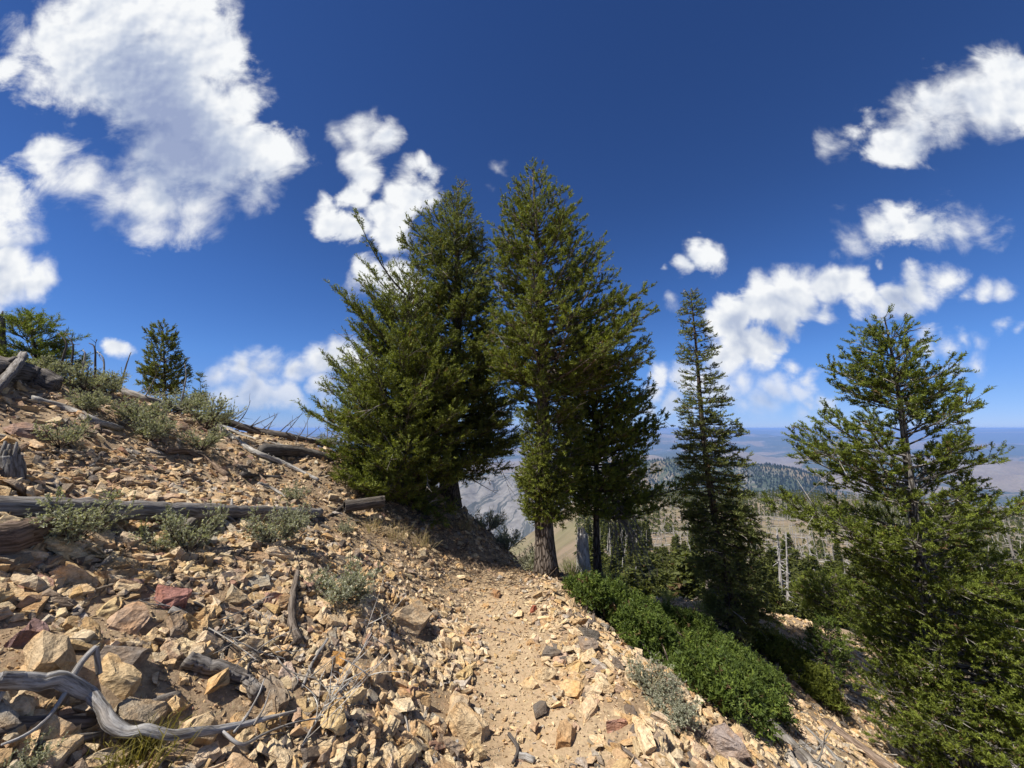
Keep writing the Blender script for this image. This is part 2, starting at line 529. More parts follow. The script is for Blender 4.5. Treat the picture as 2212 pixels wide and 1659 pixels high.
# ------------------------------------------------------------------ mesh helpers
class Acc:
    def __init__(self):
        self.V = []; self.T = []; self.C = []; self.F = []; self.n = 0

    def add(self, V, T, col, fib=None):
        V = np.asarray(V, float)
        self.V.append(V)
        self.T.append(np.asarray(T, np.int64) + self.n)
        c = np.empty((len(V), 3)); c[:] = col
        self.C.append(c)
        self.F.append(np.zeros((len(V), 3)) if fib is None else fib)
        self.n += len(V)

    def tris(self):
        return sum(len(t) for t in self.T)

    def mesh(self, name, m, smooth=False, origin=None):
        V = np.concatenate(self.V); T = np.concatenate(self.T)
        if origin is not None:
            V = V - np.asarray(origin)
        return raw_mesh(name, V, T, m, np.concatenate(self.C), np.concatenate(self.F), smooth)

    def build(self, name, m, parent=None, smooth=False, origin=None):
        return link(name, self.mesh(name, m, smooth, origin), parent)


def raw_mesh(name, V, T, m, col=None, fib=None, smooth=False, cname='col'):
    me = bpy.data.meshes.new(name)
    V = np.ascontiguousarray(V, np.float32); T = np.ascontiguousarray(T, np.int32)
    k = T.shape[1]
    me.vertices.add(len(V)); me.vertices.foreach_set('co', V.ravel())
    me.loops.add(T.size); me.loops.foreach_set('vertex_index', T.ravel())
    me.polygons.add(len(T)); me.polygons.foreach_set('loop_start', np.arange(0, T.size, k, dtype=np.int32))
    me.polygons.foreach_set('use_smooth', np.full(len(T), smooth))
    if col is not None:
        a = me.attributes.new(cname, 'FLOAT_COLOR', 'POINT')
        a.data.foreach_set('color', np.concatenate([col, np.ones((len(V), 1))], 1).astype(np.float32).ravel())
    if fib is not None and np.any(fib):
        a = me.attributes.new('fib', 'FLOAT_VECTOR', 'POINT')
        a.data.foreach_set('vector', fib.astype(np.float32).ravel())
    me.materials.append(m)
    me.update()
    return me


COL = S.collection


def link(name, me, parent=None, loc=None):
    o = bpy.data.objects.new(name, me)
    COL.objects.link(o)
    if parent is not None:
        o.parent = parent
    if loc is not None:
        o.location = loc
    return o


def thing(name, label, cat, loc, group=None):
    o = bpy.data.objects.new(name, None)
    o.empty_display_size = .1
    COL.objects.link(o)
    o.location = tuple(float(v) for v in loc)
    return tag(o, label, cat, group)


def tag(o, label=None, cat=None, group=None, kind=None):
    for k, v in (('label', label), ('category', cat), ('group', group), ('kind', kind)):
        if v:
            o[k] = v
    return o


def norm(v):
    return v / np.maximum(np.linalg.norm(v, axis=-1, keepdims=True), 1e-9)


def spline(pts, n):
    pts = np.asarray(pts, float)
    if len(pts) < 3:
        t = np.linspace(0, 1, n)[:, None]
        return pts[0] * (1 - t) + pts[-1] * t
    P = np.vstack([2 * pts[0] - pts[1], pts, 2 * pts[-1] - pts[-2]])
    out = []
    for t in np.linspace(0, len(pts) - 1 - 1e-6, n):
        i = int(t); f = t - i
        a, b, c, d = P[i], P[i + 1], P[i + 2], P[i + 3]
        out.append(.5 * ((2 * b) + (c - a) * f + (2 * a - 5 * b + 4 * c - d) * f * f + (3 * b - a - 3 * c + d) * f ** 3))
    return np.array(out)


def tube(acc, path, rad, k=8, col=(.3, .3, .3), rough=0.0, rng=None, cap=True, flare=None):
    path = np.asarray(path, float); N = len(path)
    rad = np.interp(np.linspace(0, 1, N), np.linspace(0, 1, len(rad)), rad) if np.ndim(rad) and len(rad) != N else np.broadcast_to(rad, (N,))
    tan = norm(np.gradient(path, axis=0))
    ref = np.array([0, 0, 1.0]) if abs(tan[0][2]) < .9 else np.array([1.0, 0, 0])
    U = np.empty_like(path)
    u = norm(np.cross(np.cross(tan[0], ref), tan[0]))
    for i in range(N):
        u = u - tan[i] * np.dot(u, tan[i]); u = u / max(np.linalg.norm(u), 1e-9)
        U[i] = u
    Vv = np.cross(tan, U)
    a = np.arange(k) / k * 2 * math.pi
    rr = rad[:, None] * np.ones((1, k))
    if rough and rng is not None:
        column = rng.normal(0, 1, k)
        nc = max(4, N // 6)
        cz = rng.normal(0, 1, (nc, k)); cz = cz * .6 + .4 * np.roll(cz, 1, 1) + rng.normal(0, 1, (nc, 1)) * .6
        tq = np.linspace(0, nc - 1.001, N); iq = tq.astype(int); fq = (tq - iq)[:, None]; fq = fq * fq * (3 - 2 * fq)
        rr = rr * (1 + rough * column[None] * .7 + rough * .55 * (cz[iq] * (1 - fq) + cz[iq + 1] * fq) + rough * rng.normal(0, 1, (N, k)) * .12)
    if flare is not None:
        rr = rr * flare(np.linspace(0, 1, N))[:, None]
    V = path[:, None] + rr[..., None] * (np.cos(a)[None, :, None] * U[:, None] + np.sin(a)[None, :, None] * Vv[:, None])
    s = np.concatenate([[0], np.cumsum(np.linalg.norm(np.diff(path, axis=0), axis=1))])
    off = (np.abs(path[0]).sum() * 7.3) % 50
    fib = np.stack([rr * np.cos(a)[None] + off, rr * np.sin(a)[None] + off, np.broadcast_to(s[:, None] * .09, rr.shape)], -1)
    V = V.reshape(-1, 3); fib = fib.reshape(-1, 3)
    i = np.arange(N - 1)[:, None] * k; j = np.arange(k)[None]; j2 = (j + 1) % k
    q = np.stack([i + j, i + j2, i + k + j2, i + k + j], -1).reshape(-1, 4)
    T = np.concatenate([q[:, [0, 1, 2]], q[:, [0, 2, 3]]])
    if cap:
        n0 = len(V)
        V = np.vstack([V, path[0] - tan[0] * rad[0] * .1, path[-1] + tan[-1] * rad[-1] * .2])
        fib = np.vstack([fib, [off, off, 0], [off, off, s[-1] * .09]])
        jj = np.arange(k)
        T = np.concatenate([T, np.stack([np.full(k, n0), (jj + 1) % k, jj], -1), np.stack([np.full(k, n0 + 1), (N - 1) * k + jj, (N - 1) * k + (jj + 1) % k], -1)])
    acc.add(V, T, col, fib)


def multi_tubes(acc, paths, r0, r1, k=4, col=(.2, .17, .14)):
    """many thin tubes of equal point count at once: paths (B, N, 3)"""
    paths = np.asarray(paths, float)
    B, N, _ = paths.shape
    if B == 0:
        return
    tan = norm(np.gradient(paths, axis=1))
    ref = np.array([.13, .37, .92])
    U = norm(np.cross(tan, ref)); Vv = np.cross(tan, U)
    a = np.arange(k) / k * 2 * math.pi
    r = np.asarray(r0).reshape(-1, 1) * (1 - np.linspace(0, 1, N)) + np.asarray(r1).reshape(-1, 1) * np.linspace(0, 1, N)
    r = np.broadcast_to(r, (B, N))
    V = paths[:, :, None] + r[:, :, None, None] * (np.cos(a)[None, None, :, None] * U[:, :, None] + np.sin(a)[None, None, :, None] * Vv[:, :, None])
    b = (np.arange(B) * N * k)[:, None, None]; i = (np.arange(N - 1) * k)[None, :, None]; j = np.arange(k)[None, None]; j2 = (j + 1) % k
    q = np.stack([b + i + j, b + i + j2, b + i + k + j2, b + i + k + j], -1).reshape(-1, 4)
    T = np.concatenate([q[:, [0, 1, 2]], q[:, [0, 2, 3]]])
    s = np.cumsum(np.linalg.norm(np.diff(paths, axis=1, prepend=paths[:, :1]), axis=2), axis=1)
    fib = np.stack([r[..., None] * np.cos(a) + paths[:, :1, :1], r[..., None] * np.sin(a) + paths[:, :1, 1:2], np.broadcast_to(s[..., None] * .09, (B, N, k))], -1)
    C = np.asarray(col, float)
    if C.ndim == 2:
        C = np.repeat(C, N * k, axis=0)
    acc.add(V.reshape(-1, 3), T, C, fib.reshape(-1, 3))


# ------------------------------------------------------------------ ground sheets
AZ = np.concatenate([np.arange(-64, 64.01, .44), np.arange(67, 293, 5.0)])
AZR = np.radians(AZ)


def sheet(name, rs, m, cover, smooth=True):
    R, A = np.meshgrid(rs, AZR, indexing='ij')
    X = R * np.sin(A); Y = R * np.cos(A)
    Z = height(X, Y)
    n, k = X.shape
    V = np.stack([X, Y, Z], -1).reshape(-1, 3)
    i = np.arange(n - 1)[:, None] * k; j = np.arange(k)[None]; j2 = (j + 1) % k
    T = np.stack([i + j, i + k + j, i + k + j2, i + j2], -1).reshape(-1, 4)
    me = raw_mesh(name, V, T, m, cover(X, Y, Z).reshape(-1, 3), None, smooth, 'cover')
    o = link(name, me)
    o['kind'] = 'structure'
    return o


def cover_near(X, Y, Z):
    s = X - trail_x(Y)
    t = np.exp(-(np.abs(s) / .27) ** 2.4) * (.75 + .5 * fbm(X * 2, Y * 2, 3, 15)) * np.clip((7 - Y), 0, 1)
    return np.stack([t, 0 * t, 0 * t], -1)


def cover_far(X, Y, Z):
    r = np.hypot(X, Y); q = X / np.maximum(Y, 1)
    mid = r < 560
    forest = np.where(mid, .16, .5 + .35 * fbm(X / 900, Y / 900, 4, 201))
    bluff = (r > 900) & (r < 3300)
    bare = np.clip((.28 - q) / .14, 0, 1) * bluff                        # the grey badland face seen between the trunks
    forest = np.where(bluff, .62 + .25 * fbm(X / 260, Y / 260, 4, 203) - .75 * bare, forest)
    pale = np.where(bluff, .35 + .9 * bare + .5 * fbm(X / 240, Y / 240, 3, 207), .1 + .35 * fbm(X / 1500, Y / 1500, 3, 205))
    plain = np.clip((r - 3300) / 500, 0, 1) * np.clip((11500 - r) / 3000, 0, 1)
    band = np.exp(-((r - 3500) / 500) ** 2) * .9
    forest = forest * (1 - plain) + plain * (.30 + band + 2.0 * fbm(X / 1500, Y / 600, 5, 209))
    forest = np.where(r > 10500, .78 + 1.2 * fbm(X / 2600, Y / 1500, 5, 211), forest)
    pale = np.where(r > 5000, .1 + 1.3 * fbm(X / 2400, Y / 1100, 5, 215), pale)
    green = np.where(mid, np.clip(.25 + 1.2 * fbm(X / 40, Y / 30, 3, 213) + np.exp(-((Y - 62) / 14) ** 2) * .9, 0, 1), .1)
    return np.clip(np.stack([forest, pale, green], -1), 0, 1)


R_NEAR = np.geomspace(.08, 15, 200)
R_MID = np.geomspace(15, 900, 110)
R_FAR = np.concatenate([np.geomspace(900, 3000, 100)[:-1], np.geomspace(3000, 46000, 70)])
ground = sheet('scree_ground', R_NEAR, M_GROUND, cover_near)
sheet('burned_hillside', R_MID, M_LAND, cover_far)
sheet('far_hills', R_FAR, M_LAND, cover_far)


# ------------------------------------------------------------------ stones
def hull(pts):
    bm = bmesh.new()
    for p in pts:
        bm.verts.new(p)
    r = bmesh.ops.convex_hull(bm, input=bm.verts)
    bmesh.ops.delete(bm, geom=list({g for g in r['geom_interior'] if isinstance(g, bmesh.types.BMVert)}), context='VERTS')
    bmesh.ops.triangulate(bm, faces=bm.faces[:])
    bm.verts.index_update()
    V = np.array([v.co[:] for v in bm.verts]); T = np.array([[v.index for v in f.verts] for f in bm.faces])
    bm.free()
    return V, T


def subdiv(V, T, rng, amp):
    key = {}; V = list(V); out = []
    def mid(a, b):
        k = (min(a, b), max(a, b))
        if k not in key:
            L = np.linalg.norm(V[a] - V[b])
            key[k] = len(V); V.append((V[a] + V[b]) / 2 + rng.normal(0, amp, 3) * L)
        return key[k]
    for a, b, c in T:
        x, y, z = mid(a, b), mid(b, c), mid(c, a)
        out += [(a, x, z), (x, b, y), (z, y, c), (x, y, z)]
    return np.array(V), np.array(out)


def stone_template(rng, npt, flat=None, sub=0):
    fl = rng.uniform(.12, .36) if flat is None else flat
    el = rng.uniform(.5, .95)
    # a broken slab: corners of two roughly parallel faces
    n = npt // 2
    a = np.sort(rng.uniform(0, 2 * math.pi, n)) + rng.normal(0, .1, n)
    pts = []
    for sgn in (-1, 1):
        for t in a:
            r = rng.uniform(.72, 1.08) * (1 if sgn < 0 else rng.uniform(.62, .98))
            pts.append((math.cos(t) * r, math.sin(t) * r * el, sgn * fl * rng.uniform(.6, 1.0) + .12 * math.cos(t) * sgn))
    V, T = hull(np.array(pts) * .5)
    for _ in range(sub):
        V, T = subdiv(V, T, rng, .05)
    return V, T


RS = np.random.default_rng(11)
TPL = [stone_template(RS, int(RS.integers(10, 15))) for _ in range(48)]
TPL_BIG = [stone_template(RS, int(RS.integers(12, 20)), None, 2) for _ in range(40)]

TAN = np.array([.60, .475, .305]); PAL = [
    (TAN, 5), ((.64, .52, .36), 3.4), ((.52, .375, .20), 2.2), ((.48, .34, .20), 1.2), ((.44, .33, .24), .8), ((.34, .22, .17), .12), ((.27, .22, .17), 1.3), ((.15, .13, .115), .7), ((.44, .40, .34), 1.1)]
PC = np.array([p[0] for p in PAL]); PW = np.array([p[1] for p in PAL])
PW_UP = np.array([3.6, 1.4, 1.8, 1.8, 1.6, .5, 2.4, 1.3, 1.2])


def stone_cols(x, y, rng):
    n = len(x)
    s = x - trail_x(y)
    up = np.clip((-s - .9) / 1.6, 0, 1)
    up = np.clip(up * np.clip((y - 1.6) / 1.8, .15, 1), 0, 1)
    W1 = PW / PW.sum(); W2 = PW_UP / PW_UP.sum()
    cum = np.cumsum(W1[None] * (1 - up[:, None]) + W2[None] * up[:, None], 1)
    k = (rng.uniform(0, 1, n)[:, None] > cum).sum(1).clip(0, len(PC) - 1)
    return PC[k] * rng.uniform(.8, 1.12, (n, 1)) * (1 + rng.normal(0, .014, (n, 3)))


def rot_align(nrm, rng, tilt):
    n = norm(nrm + rng.normal(0, 1, nrm.shape) * np.asarray(tilt).reshape(-1, 1))
    a = rng.uniform(0, 2 * math.pi, len(n))
    r = np.stack([np.cos(a), np.sin(a), np.zeros(len(n))], -1)
    X = norm(r - n * (r * n).sum(1, keepdims=True)); Y = np.cross(n, X)
    return np.stack([X, Y, n], 1)            # rows are the stone's axes in the world


def scatter(nwant, smin, smax, power, region, rng, dens):
    """positions on the ground seen from the trail, weighted by dens(x, y)"""
    x = rng.uniform(region[0], region[1], nwant); y = rng.uniform(region[2], region[3], nwant)
    keep = rng.uniform(0, 1, nwant) < dens(x, y)
    x, y = x[keep], y[keep]
    u = rng.uniform(0, 1, len(x))
    s = smin * (smax / smin) ** (u ** power)
    return x, y, s


def in_view(x, y, pad=.25):
    q = x / np.maximum(y, .05)
    return (y > .3) & (np.abs(q) < 1.36 + pad / np.maximum(y, .3) * 1.2 + .08)


def dens_big(x, y):
    s = x - trail_x(y)
    d = np.clip(.12 + (np.abs(s + .08 * np.sin(y * 3)) - .19) * 3.2, .10, 1.0)
    d = d * np.clip(1 - np.clip(-s - 1.2, 0, 3) * .12, .55, 1)
    d = d * np.clip(.8 + .7 * fbm(x * 1.1, y * 1.1, 3, 55), .4, 1)
    return d * in_view(x, y)


def dens_small(x, y):
    s = x - trail_x(y)
    return np.where(np.abs(s) < .24, .85, 1.0) * in_view(x, y)


def crest_limit(x, y):
    yc = np.interp(x, [-30, -9, -5.7, -4.9, -2.8, -1.2, .7, 1.8, 4, 8.2, 14, 40], [-4, 1.6, 4.3, 5.4, 6.2, 6.6, 5.7, 5.6, 7, 9.5, 13, 20])
    return y < yc + 1.6


rs = np.random.default_rng(23)
TPL_TINY = [stone_template(rs, 6) for _ in range(12)]
sets = []
sets.append(scatter(700, .12, .22, 1.7, (-6.5, 6, .6, 7.5), rs, dens_big))
sets.append(scatter(2000, .11, .21, 1.3, (-2.6, 2.4, .7, 3.2), rs, dens_big))
sets.append(scatter(27000, .055, .15, 1.25, (-7, 8, .6, 9), rs, dens_big))
sets.append(scatter(13000, .05, .12, 1.1, (-3.2, -.25, .6, 3.6), rs, dens_big))
sets.append(scatter(5500, .05, .12, 1.2, (-2.8, 2.4, .6, 4.0), rs, dens_big))
sets.append(scatter(34000, .02, .06, 1.0, (-5.5, 5, .6, 6.5), rs, dens_small))
sets.append(scatter(26000, .009, .028, 1.0, (-2.4, 1.9, 1.0, 4.4), rs, dens_small))
sx_ = np.concatenate([a[0] for a in sets]); sy_ = np.concatenate([a[1] for a in sets]); ss_ = np.concatenate([a[2] for a in sets])
ss_ = ss_ * np.interp(np.hypot(sx_, sy_), [1.2, 2.4], [.72, 1.0])
ok = crest_limit(sx_, sy_)
sx_, sy_, ss_ = sx_[ok], sy_[ok], ss_[ok]

NOTABLE = [  # u, v, width in pixels, flatness, colour, label, tilt
    (39, 669, 54, .5, (.50, .39, .25), 'large tan boulder with dark lichened corner beside the pale driftwood branch', .25),
    (168, 601, 36, .30, (.36, .18, .15), 'dusty red flat stone above the twiggy grey branch', .2),
    (126, 664, 42, .40, (.24, .21, .185), 'grey lichened stone uphill of the flat tan slabs', .3),
    (110, 611, 26, .40, (.55, .42, .23), 'rounded yellow tan stone left of the red stone', .2),
    (124, 626, 40, .28, (.47, .34, .24), 'long pinkish tan slab lying level below the rounded yellow stone', .15),
    (178, 709, 32, .22, (.58, .44, .26), 'pale pointed oval slab upright between driftwood and knotty chunk', .45),
    (216, 696, 40, .22, (.54, .38, .2), 'long tan blade of rock tilted beside the knotty wood chunk', .5),
    (199, 738, 34, .35, (.56, .43, .27), 'round pale tan stone just above the driftwood branch', .35),
    (137, 724, 50, .35, (.37, .31, .23), 'broad lichen spotted slab with shaded hollow above driftwood bend', .2),
    (287, 674, 24, .30, (.52, .42, .36), 'white and pink speckled stone right of the knotty wood chunk', .4),
    (234, 599, 26, .30, (.40, .34, .24), 'flat brown tan slab beside the upright rotten stick', .1),
    (120, 678, 44, .30, (.55, .42, .25), 'wide cream slab broken along its lower edge', .25),
    (26, 638, 40, .28, (.26, .17, .16), 'purple brown slab leaning uphill at the far left', .3),
    (377, 673, 24, .50, (.54, .43, .29), 'blocky cream rock on the bank above the trail', .3),
    (355, 700, 26, .40, (.60, .47, .28), 'bright pale orange stone above the bunch of white twigs', .35),
    (338, 662, 16, .50, (.48, .28, .10), 'small rusty orange cube shaped stone on the bank', .3),
    (468, 732, 40, .50, (.52, .40, .25), 'thick ledge rock over a dark hollow beside the trail', .15),
    (450, 710, 44, .30, (.50, .39, .26), 'flat tan ledge slab topping the rock pile beside the trail', .1),
    (407, 622, 50, .32, (.47, .37, .25), 'broad pitted rock half buried in the trail bank', .3),
    (495, 596, 20, .40, (.38, .25, .15), 'brown stone standing alone on the packed trail', .2),
    (563, 739, 28, .45, (.46, .31, .17), 'brown faced angular rock on the trail beside a short stick', .3),
    (531, 686, 20, .30, (.56, .43, .26), 'yellow wedge shaped stone pointing down the trail', .4),
    (543, 676, 28, .40, (.55, .43, .27), 'rounded cream rock on the right edge of the trail', .2),
    (532, 611, 12, .45, (.42, .15, .09), 'small brick red stone at the outer trail edge', .2),
    (588, 712, 28, .30, (.56, .43, .28), 'flat pale slab tilted on the outer trail shoulder', .3),
    (653, 709, 30, .32, (.55, .42, .25), 'long pale block overhanging the downhill edge near grey sagebrush', .25),
    (617, 731, 24, .40, (.42, .25, .19), 'reddish brown angular rock near the downhill shoulder', .4),
    (725, 752, 32, .55, (.36, .30, .27), 'lichen mottled grey pink boulder above the fallen grey log', .2),
    (29, 434, 34, .28, (.30, .22, .19), 'dark brown flat slab high on the left slope', .15),
]
npos = []
for i, (u, v, w, fl, c, lab, tl) in enumerate(NOTABLE):
    p = hit(u, v)
    size = w / FPX * math.sqrt(p[1] ** 2 + p[0] ** 2 * .3 + (CAMZ - p[2]) ** 2 * .5)
    npos.append((p[0], p[1], size))
    rg = np.random.default_rng(300 + i)
    V, T = stone_template(rg, 15, fl, 2)
    Rm = rot_align(normal_at(np.array([p[0]]), np.array([p[1]])), rg, [tl * .5])[0]
    Vw = V * size @ Rm
    a = Acc(); a.add(Vw, T, c)
    o = a.build('rock', M_STONE)
    o.location = (p[0], p[1], p[2] + size * fl * .22)
    tag(o, lab, 'rock')
npos = np.array(npos)
big = ss_ > .05
dx = sx_[:, None] - npos[None, :, 0]; dy = sy_[:, None] - npos[None, :, 1]
clear = (np.hypot(dx, dy) > (npos[None, :, 2] * .42 + ss_[:, None] * .35)).all(1) | (ss_ < .03)
sx_, sy_, ss_ = sx_[clear], sy_[clear], ss_[clear]
sz_ = height(sx_, sy_)
nn = normal_at(sx_, sy_)
ns = len(sx_)
Rm = rot_align(nn, rs, np.where(ss_ > .04, rs.uniform(.05, .42, ns), .5))
colr = stone_cols(sx_, sy_, rs)
lift = ss_ * rs.uniform(-.02, .26, ns)
P0 = np.stack([sx_, sy_, sz_ + lift], -1)
scl = ss_[:, None] * np.stack([rs.uniform(.85, 1.2, ns), rs.uniform(.7, 1.1, ns), rs.uniform(.55, 1.35, ns)], -1)
# how large each stone shows
qx = sx_ / sy_; dcam = np.sqrt(sx_ ** 2 + sy_ ** 2 + (CAMZ - sz_) ** 2)
qv = np.array([0.0])
b_ = (sz_ - CAMZ) / sy_
vpx = 384 - FPX * np.tan(np.arctan(b_) - PITCH)
app = ss_ / dcam * ((vpx < 775) & (np.abs(qx) < 1.36))
order = np.argsort(-app)
top = order[:270]
for i in top:
    V, T = TPL_BIG[int(rs.integers(0, len(TPL_BIG)))]
    a = Acc(); a.add((V * scl[i]) @ Rm[i], T, colr[i])
    o = a.build('stone', M_STONE, ground)
    o.location = P0[i]
rest = order[270:]
acc = Acc()
tid = np.where(ss_[rest] < .032, rs.integers(0, len(TPL_TINY), len(rest)) + len(TPL), rs.integers(0, len(TPL), len(rest)))
for k, (V, T) in enumerate(TPL + TPL_TINY):
    ii = rest[tid == k]
    if len(ii) == 0:
        continue
    VV = np.einsum('nvi,nij->nvj', V[None] * scl[ii][:, None], Rm[ii]) + P0[ii][:, None]
    TT = T[None] + (np.arange(len(ii)) * len(V))[:, None, None]
    acc.add(VV.reshape(-1, 3), TT.reshape(-1, 3), np.repeat(colr[ii], len(V), axis=0))
print('small stones', len(rest), 'tris', acc.tris())
sc_o = acc.build('loose_scree', M_STONE)
tag(sc_o, 'mass of small angular tan and brown stones covering the slope', kind='stuff')

# ------------------------------------------------------------------ conifers
GREENS = {
    'fir': np.array([[.150, .172, .028], [.225, .245, .038], [.088, .108, .022]]),
    'back': np.array([[.145, .162, .036], [.210, .222, .052], [.085, .102, .028]]),
    'pine': np.array([[.140, .170, .024], [.205, .235, .036], [.085, .112, .022]]),
    'spruce': np.array([[.140, .160, .048], [.215, .230, .072], [.080, .096, .034]]),
    'lime': np.array([[.16, .19, .035], [.21, .24, .05], [.09, .12, .028]]),
    'shrub': np.array([[.095, .135, .024], [.150, .190, .032], [.060, .090, .022]]),
}


def blades(acc, O, D, L, rng, K=12, nl=.024, w=.0042, pal=None, spread=.9, upturn=0.0):
    """needle clad shoots: K blades round each shoot axis"""
    B = len(O)
    if B == 0:
        return
    D = norm(D)
    ref = norm(rng.normal(0, 1, (B, 3)))
    A = norm(np.cross(D, ref)); C = np.cross(D, A)
    ph = rng.uniform(0, 2 * math.pi, (B, K)); s = (np.arange(K)[None] + rng.uniform(0, 1, (B, K))) / K
    per = np.cos(ph)[..., None] * A[:, None] + np.sin(ph)[..., None] * C[:, None]
    bd = norm(D[:, None] * rng.uniform(.45, .95, (B, K, 1)) + per * spread + np.array([0, 0, upturn]))
    base = O[:, None] + D[:, None] * (s * np.asarray(L).reshape(-1, 1))[..., None]
    tip = base + bd * (nl * rng.uniform(.7, 1.2, (B, K, 1)))
    wv = norm(np.cross(bd, rng.normal(0, 1, (B, K, 3)))) * w
    V = np.stack([base - wv, base + wv, tip], 2).reshape(-1, 3)
    T = np.arange(len(V)).reshape(-1, 3)
    w3 = rng.dirichlet([.8, .5, .8], B)
    col = (w3 @ pal) * rng.uniform(.6, 1.35, (B, 1))
    dead_ = rng.uniform(0, 1, B) < .025
    col[dead_] = np.array([.16, .10, .05]) * rng.uniform(.7, 1.2, (int(dead_.sum()), 1))
    acc.add(V, T, np.repeat(col, K * 3, axis=0))


def conifer(name, label, base, top, prof, D, rng, kind='fir', nb=130, trunk_r=.11, crown_from=None, K=9, nl=.032, w=.0068, spacing=.034, droop=(-.15, .25),
            up_top=.7, dead=25, bark=(.13, .11, .09), cat='tree', group=None, bl_sp=.06, side=1.0, sheath=.075, front=1.0, tufty=False, bow=0.0, dens=1.0, bushy=1.0, jit=(.66, 1.0), low=0, limbs=(), brush=0):
    """prof: (v, u_left, u_right) rows on the 1024 frame for the tree standing at depth D"""
    base = np.asarray(base, float); top = np.asarray(top, float)
    pal = GREENS[kind]
    root = thing(name, label, cat, base, group)
    H = top[2] - base[2]
    tk = np.linspace(0, 1, 26)
    wob = np.stack([.05 * H / 5 * np.sin(tk * 5 + rng.uniform(0, 6)), .04 * H / 5 * np.sin(tk * 4 + rng.uniform(0, 6)), 0 * tk], -1) * np.sin(tk * math.pi)[:, None]
    tpath = base + (top - base) * tk[:, None] + wob
    tpath[:, 0] += bow * np.sin(tk * math.pi)
    ac = Acc()
    p = tpath.copy(); p[0, 2] -= .15
    tube(ac, p, trunk_r * (1 - tk ** 1.1 * .93), 14, bark, .06, rng, True, lambda t: 1 + .55 * np.exp(-t * H / .16))
    ac.build('trunk', M_BARK, root, True, base)

    def tp(f):
        return np.stack([np.interp(f, tk, tpath[:, i]) for i in range(3)], -1)
    pv = np.array([r[0] for r in prof]); zl = np.array([at_depth(512, v, D)[2] for v in pv])
    xl = np.array([at_depth(r[1], r[0], D)[0] for r in prof]); xr = np.array([at_depth(r[2], r[0], D)[0] for r in prof])
    zs = zl[::-1]; xl = xl[::-1]; xr = xr[::-1]
    zlo = zs[0]
    # branches
    u = rng.uniform(0, 1, nb)
    z0 = zlo + (top[2] - zlo) * (1 - (1 - u) ** .72)
    if low: z0[:low] = zlo + (top[2] - zlo) * rng.uniform(.0, .16 if brush != .23 else .42, low)
    z0 = np.sort(z0) * .985 + top[2] * .015
    f = np.clip((z0 - base[2]) / H, 0, .99)
    st = tp(f)
    az = np.cumsum(rng.normal(2.4, .35, nb)) % (2 * math.pi)
    ca = np.cos(az)
    rel = (z0 - zlo) / (top[2] - zlo)
    # radius towards the side the branch grows, from the outline at the height its tip reaches
    rise = droop[0] * (1 - rel) + up_top * rel ** 2 + droop[1] * .5
    RL0 = np.interp(z0, zs, st[:, 0].mean() * 0 + np.interp(z0 * 0 + 0, [0], [0]) if False else np.zeros(len(zs)))
    Lr = np.maximum(.04, np.interp(z0, zs, xr) - st[:, 0]); Ll = np.maximum(.04, st[:, 0] - np.interp(z0, zs, xl))
    for _ in range(2):
        R = np.where(ca > 0, Lr * ca ** 2, Ll * ca ** 2) + (Lr + Ll) / 2 * (1 - ca ** 2) * front
        ztip = z0 + R * rise
        Lr = np.maximum(.04, np.interp(ztip, zs, xr) - st[:, 0]); Ll = np.maximum(.04, st[:, 0] - np.interp(ztip, zs, xl))
    R = np.where(ca > 0, Lr * ca ** 2, Ll * ca ** 2) + (Lr + Ll) / 2 * (1 - ca ** 2) * front
    R = R * rng.uniform(jit[0], jit[1], nb)
    dirh = np.stack([np.cos(az), np.sin(az), 0 * az], -1)
    e0 = (droop[0] * (1 - rel) + up_top * rel ** 1.6) + rng.normal(0, .07, nb)
    e1 = droop[1] * rng.uniform(.5, 1.4, nb)
    for (v0, ut, vt) in limbs:
        for rep in range(3):
            zs0 = at_depth(512, (v0 + rep * 14) * .4629, D)[2]
            tip = at_depth(ut * .4629, (vt + rep * 16) * .4629, D)
            s0 = tp(np.clip((zs0 - base[2]) / H, 0, .99))
            rr = abs(tip[0] - s0[0]) * (1 - .06 * rep); rise_ = (tip[2] - s0[2]) / rr
            st = np.vstack([st, s0]); R = np.append(R, rr)
            az = np.append(az, (0 if tip[0] > s0[0] else math.pi) + rng.normal(0, .05) + (0, .22, -.22)[rep])
            c1 = .25 if rise_ > 0 else .1
            e0 = np.append(e0, rise_ - c1); e1 = np.append(e1, c1); rel = np.append(rel, float(np.clip((s0[2] - zlo) / (top[2] - zlo), 0, 1)))
    nb = len(R)
    dirh = np.stack([np.cos(az), np.sin(az), 0 * az], -1)
    N = 9
    t = np.linspace(0, 1, N)
    side = np.stack([-np.sin(az), np.cos(az), 0 * az], -1)
    sw = rng.normal(0, .12, nb)
    P = st[:, None] + dirh[:, None] * (R[:, None] * t)[..., None] + np.array([0, 0, 1.0]) * (R[:, None] * (e0[:, None] * t + e1[:, None] * t ** 2.2))[..., None] + side[:, None] * (R * sw)[:, None, None] * (t ** 2)[None, :, None]
    P[:, :, 2] = np.maximum(P[:, :, 2], height(P[:, :, 0], P[:, :, 1]) + .05)
    br = Acc()
    multi_tubes(br, P - base, np.clip(R * .016 + .004, .004, trunk_r * .45), .002, 5, np.array(bark) * 1.15)
    # branchlets
    fo = Acc()
    BO = []; BD = []; BL = []
    nbl = np.maximum(3, (R / bl_sp).astype(int))
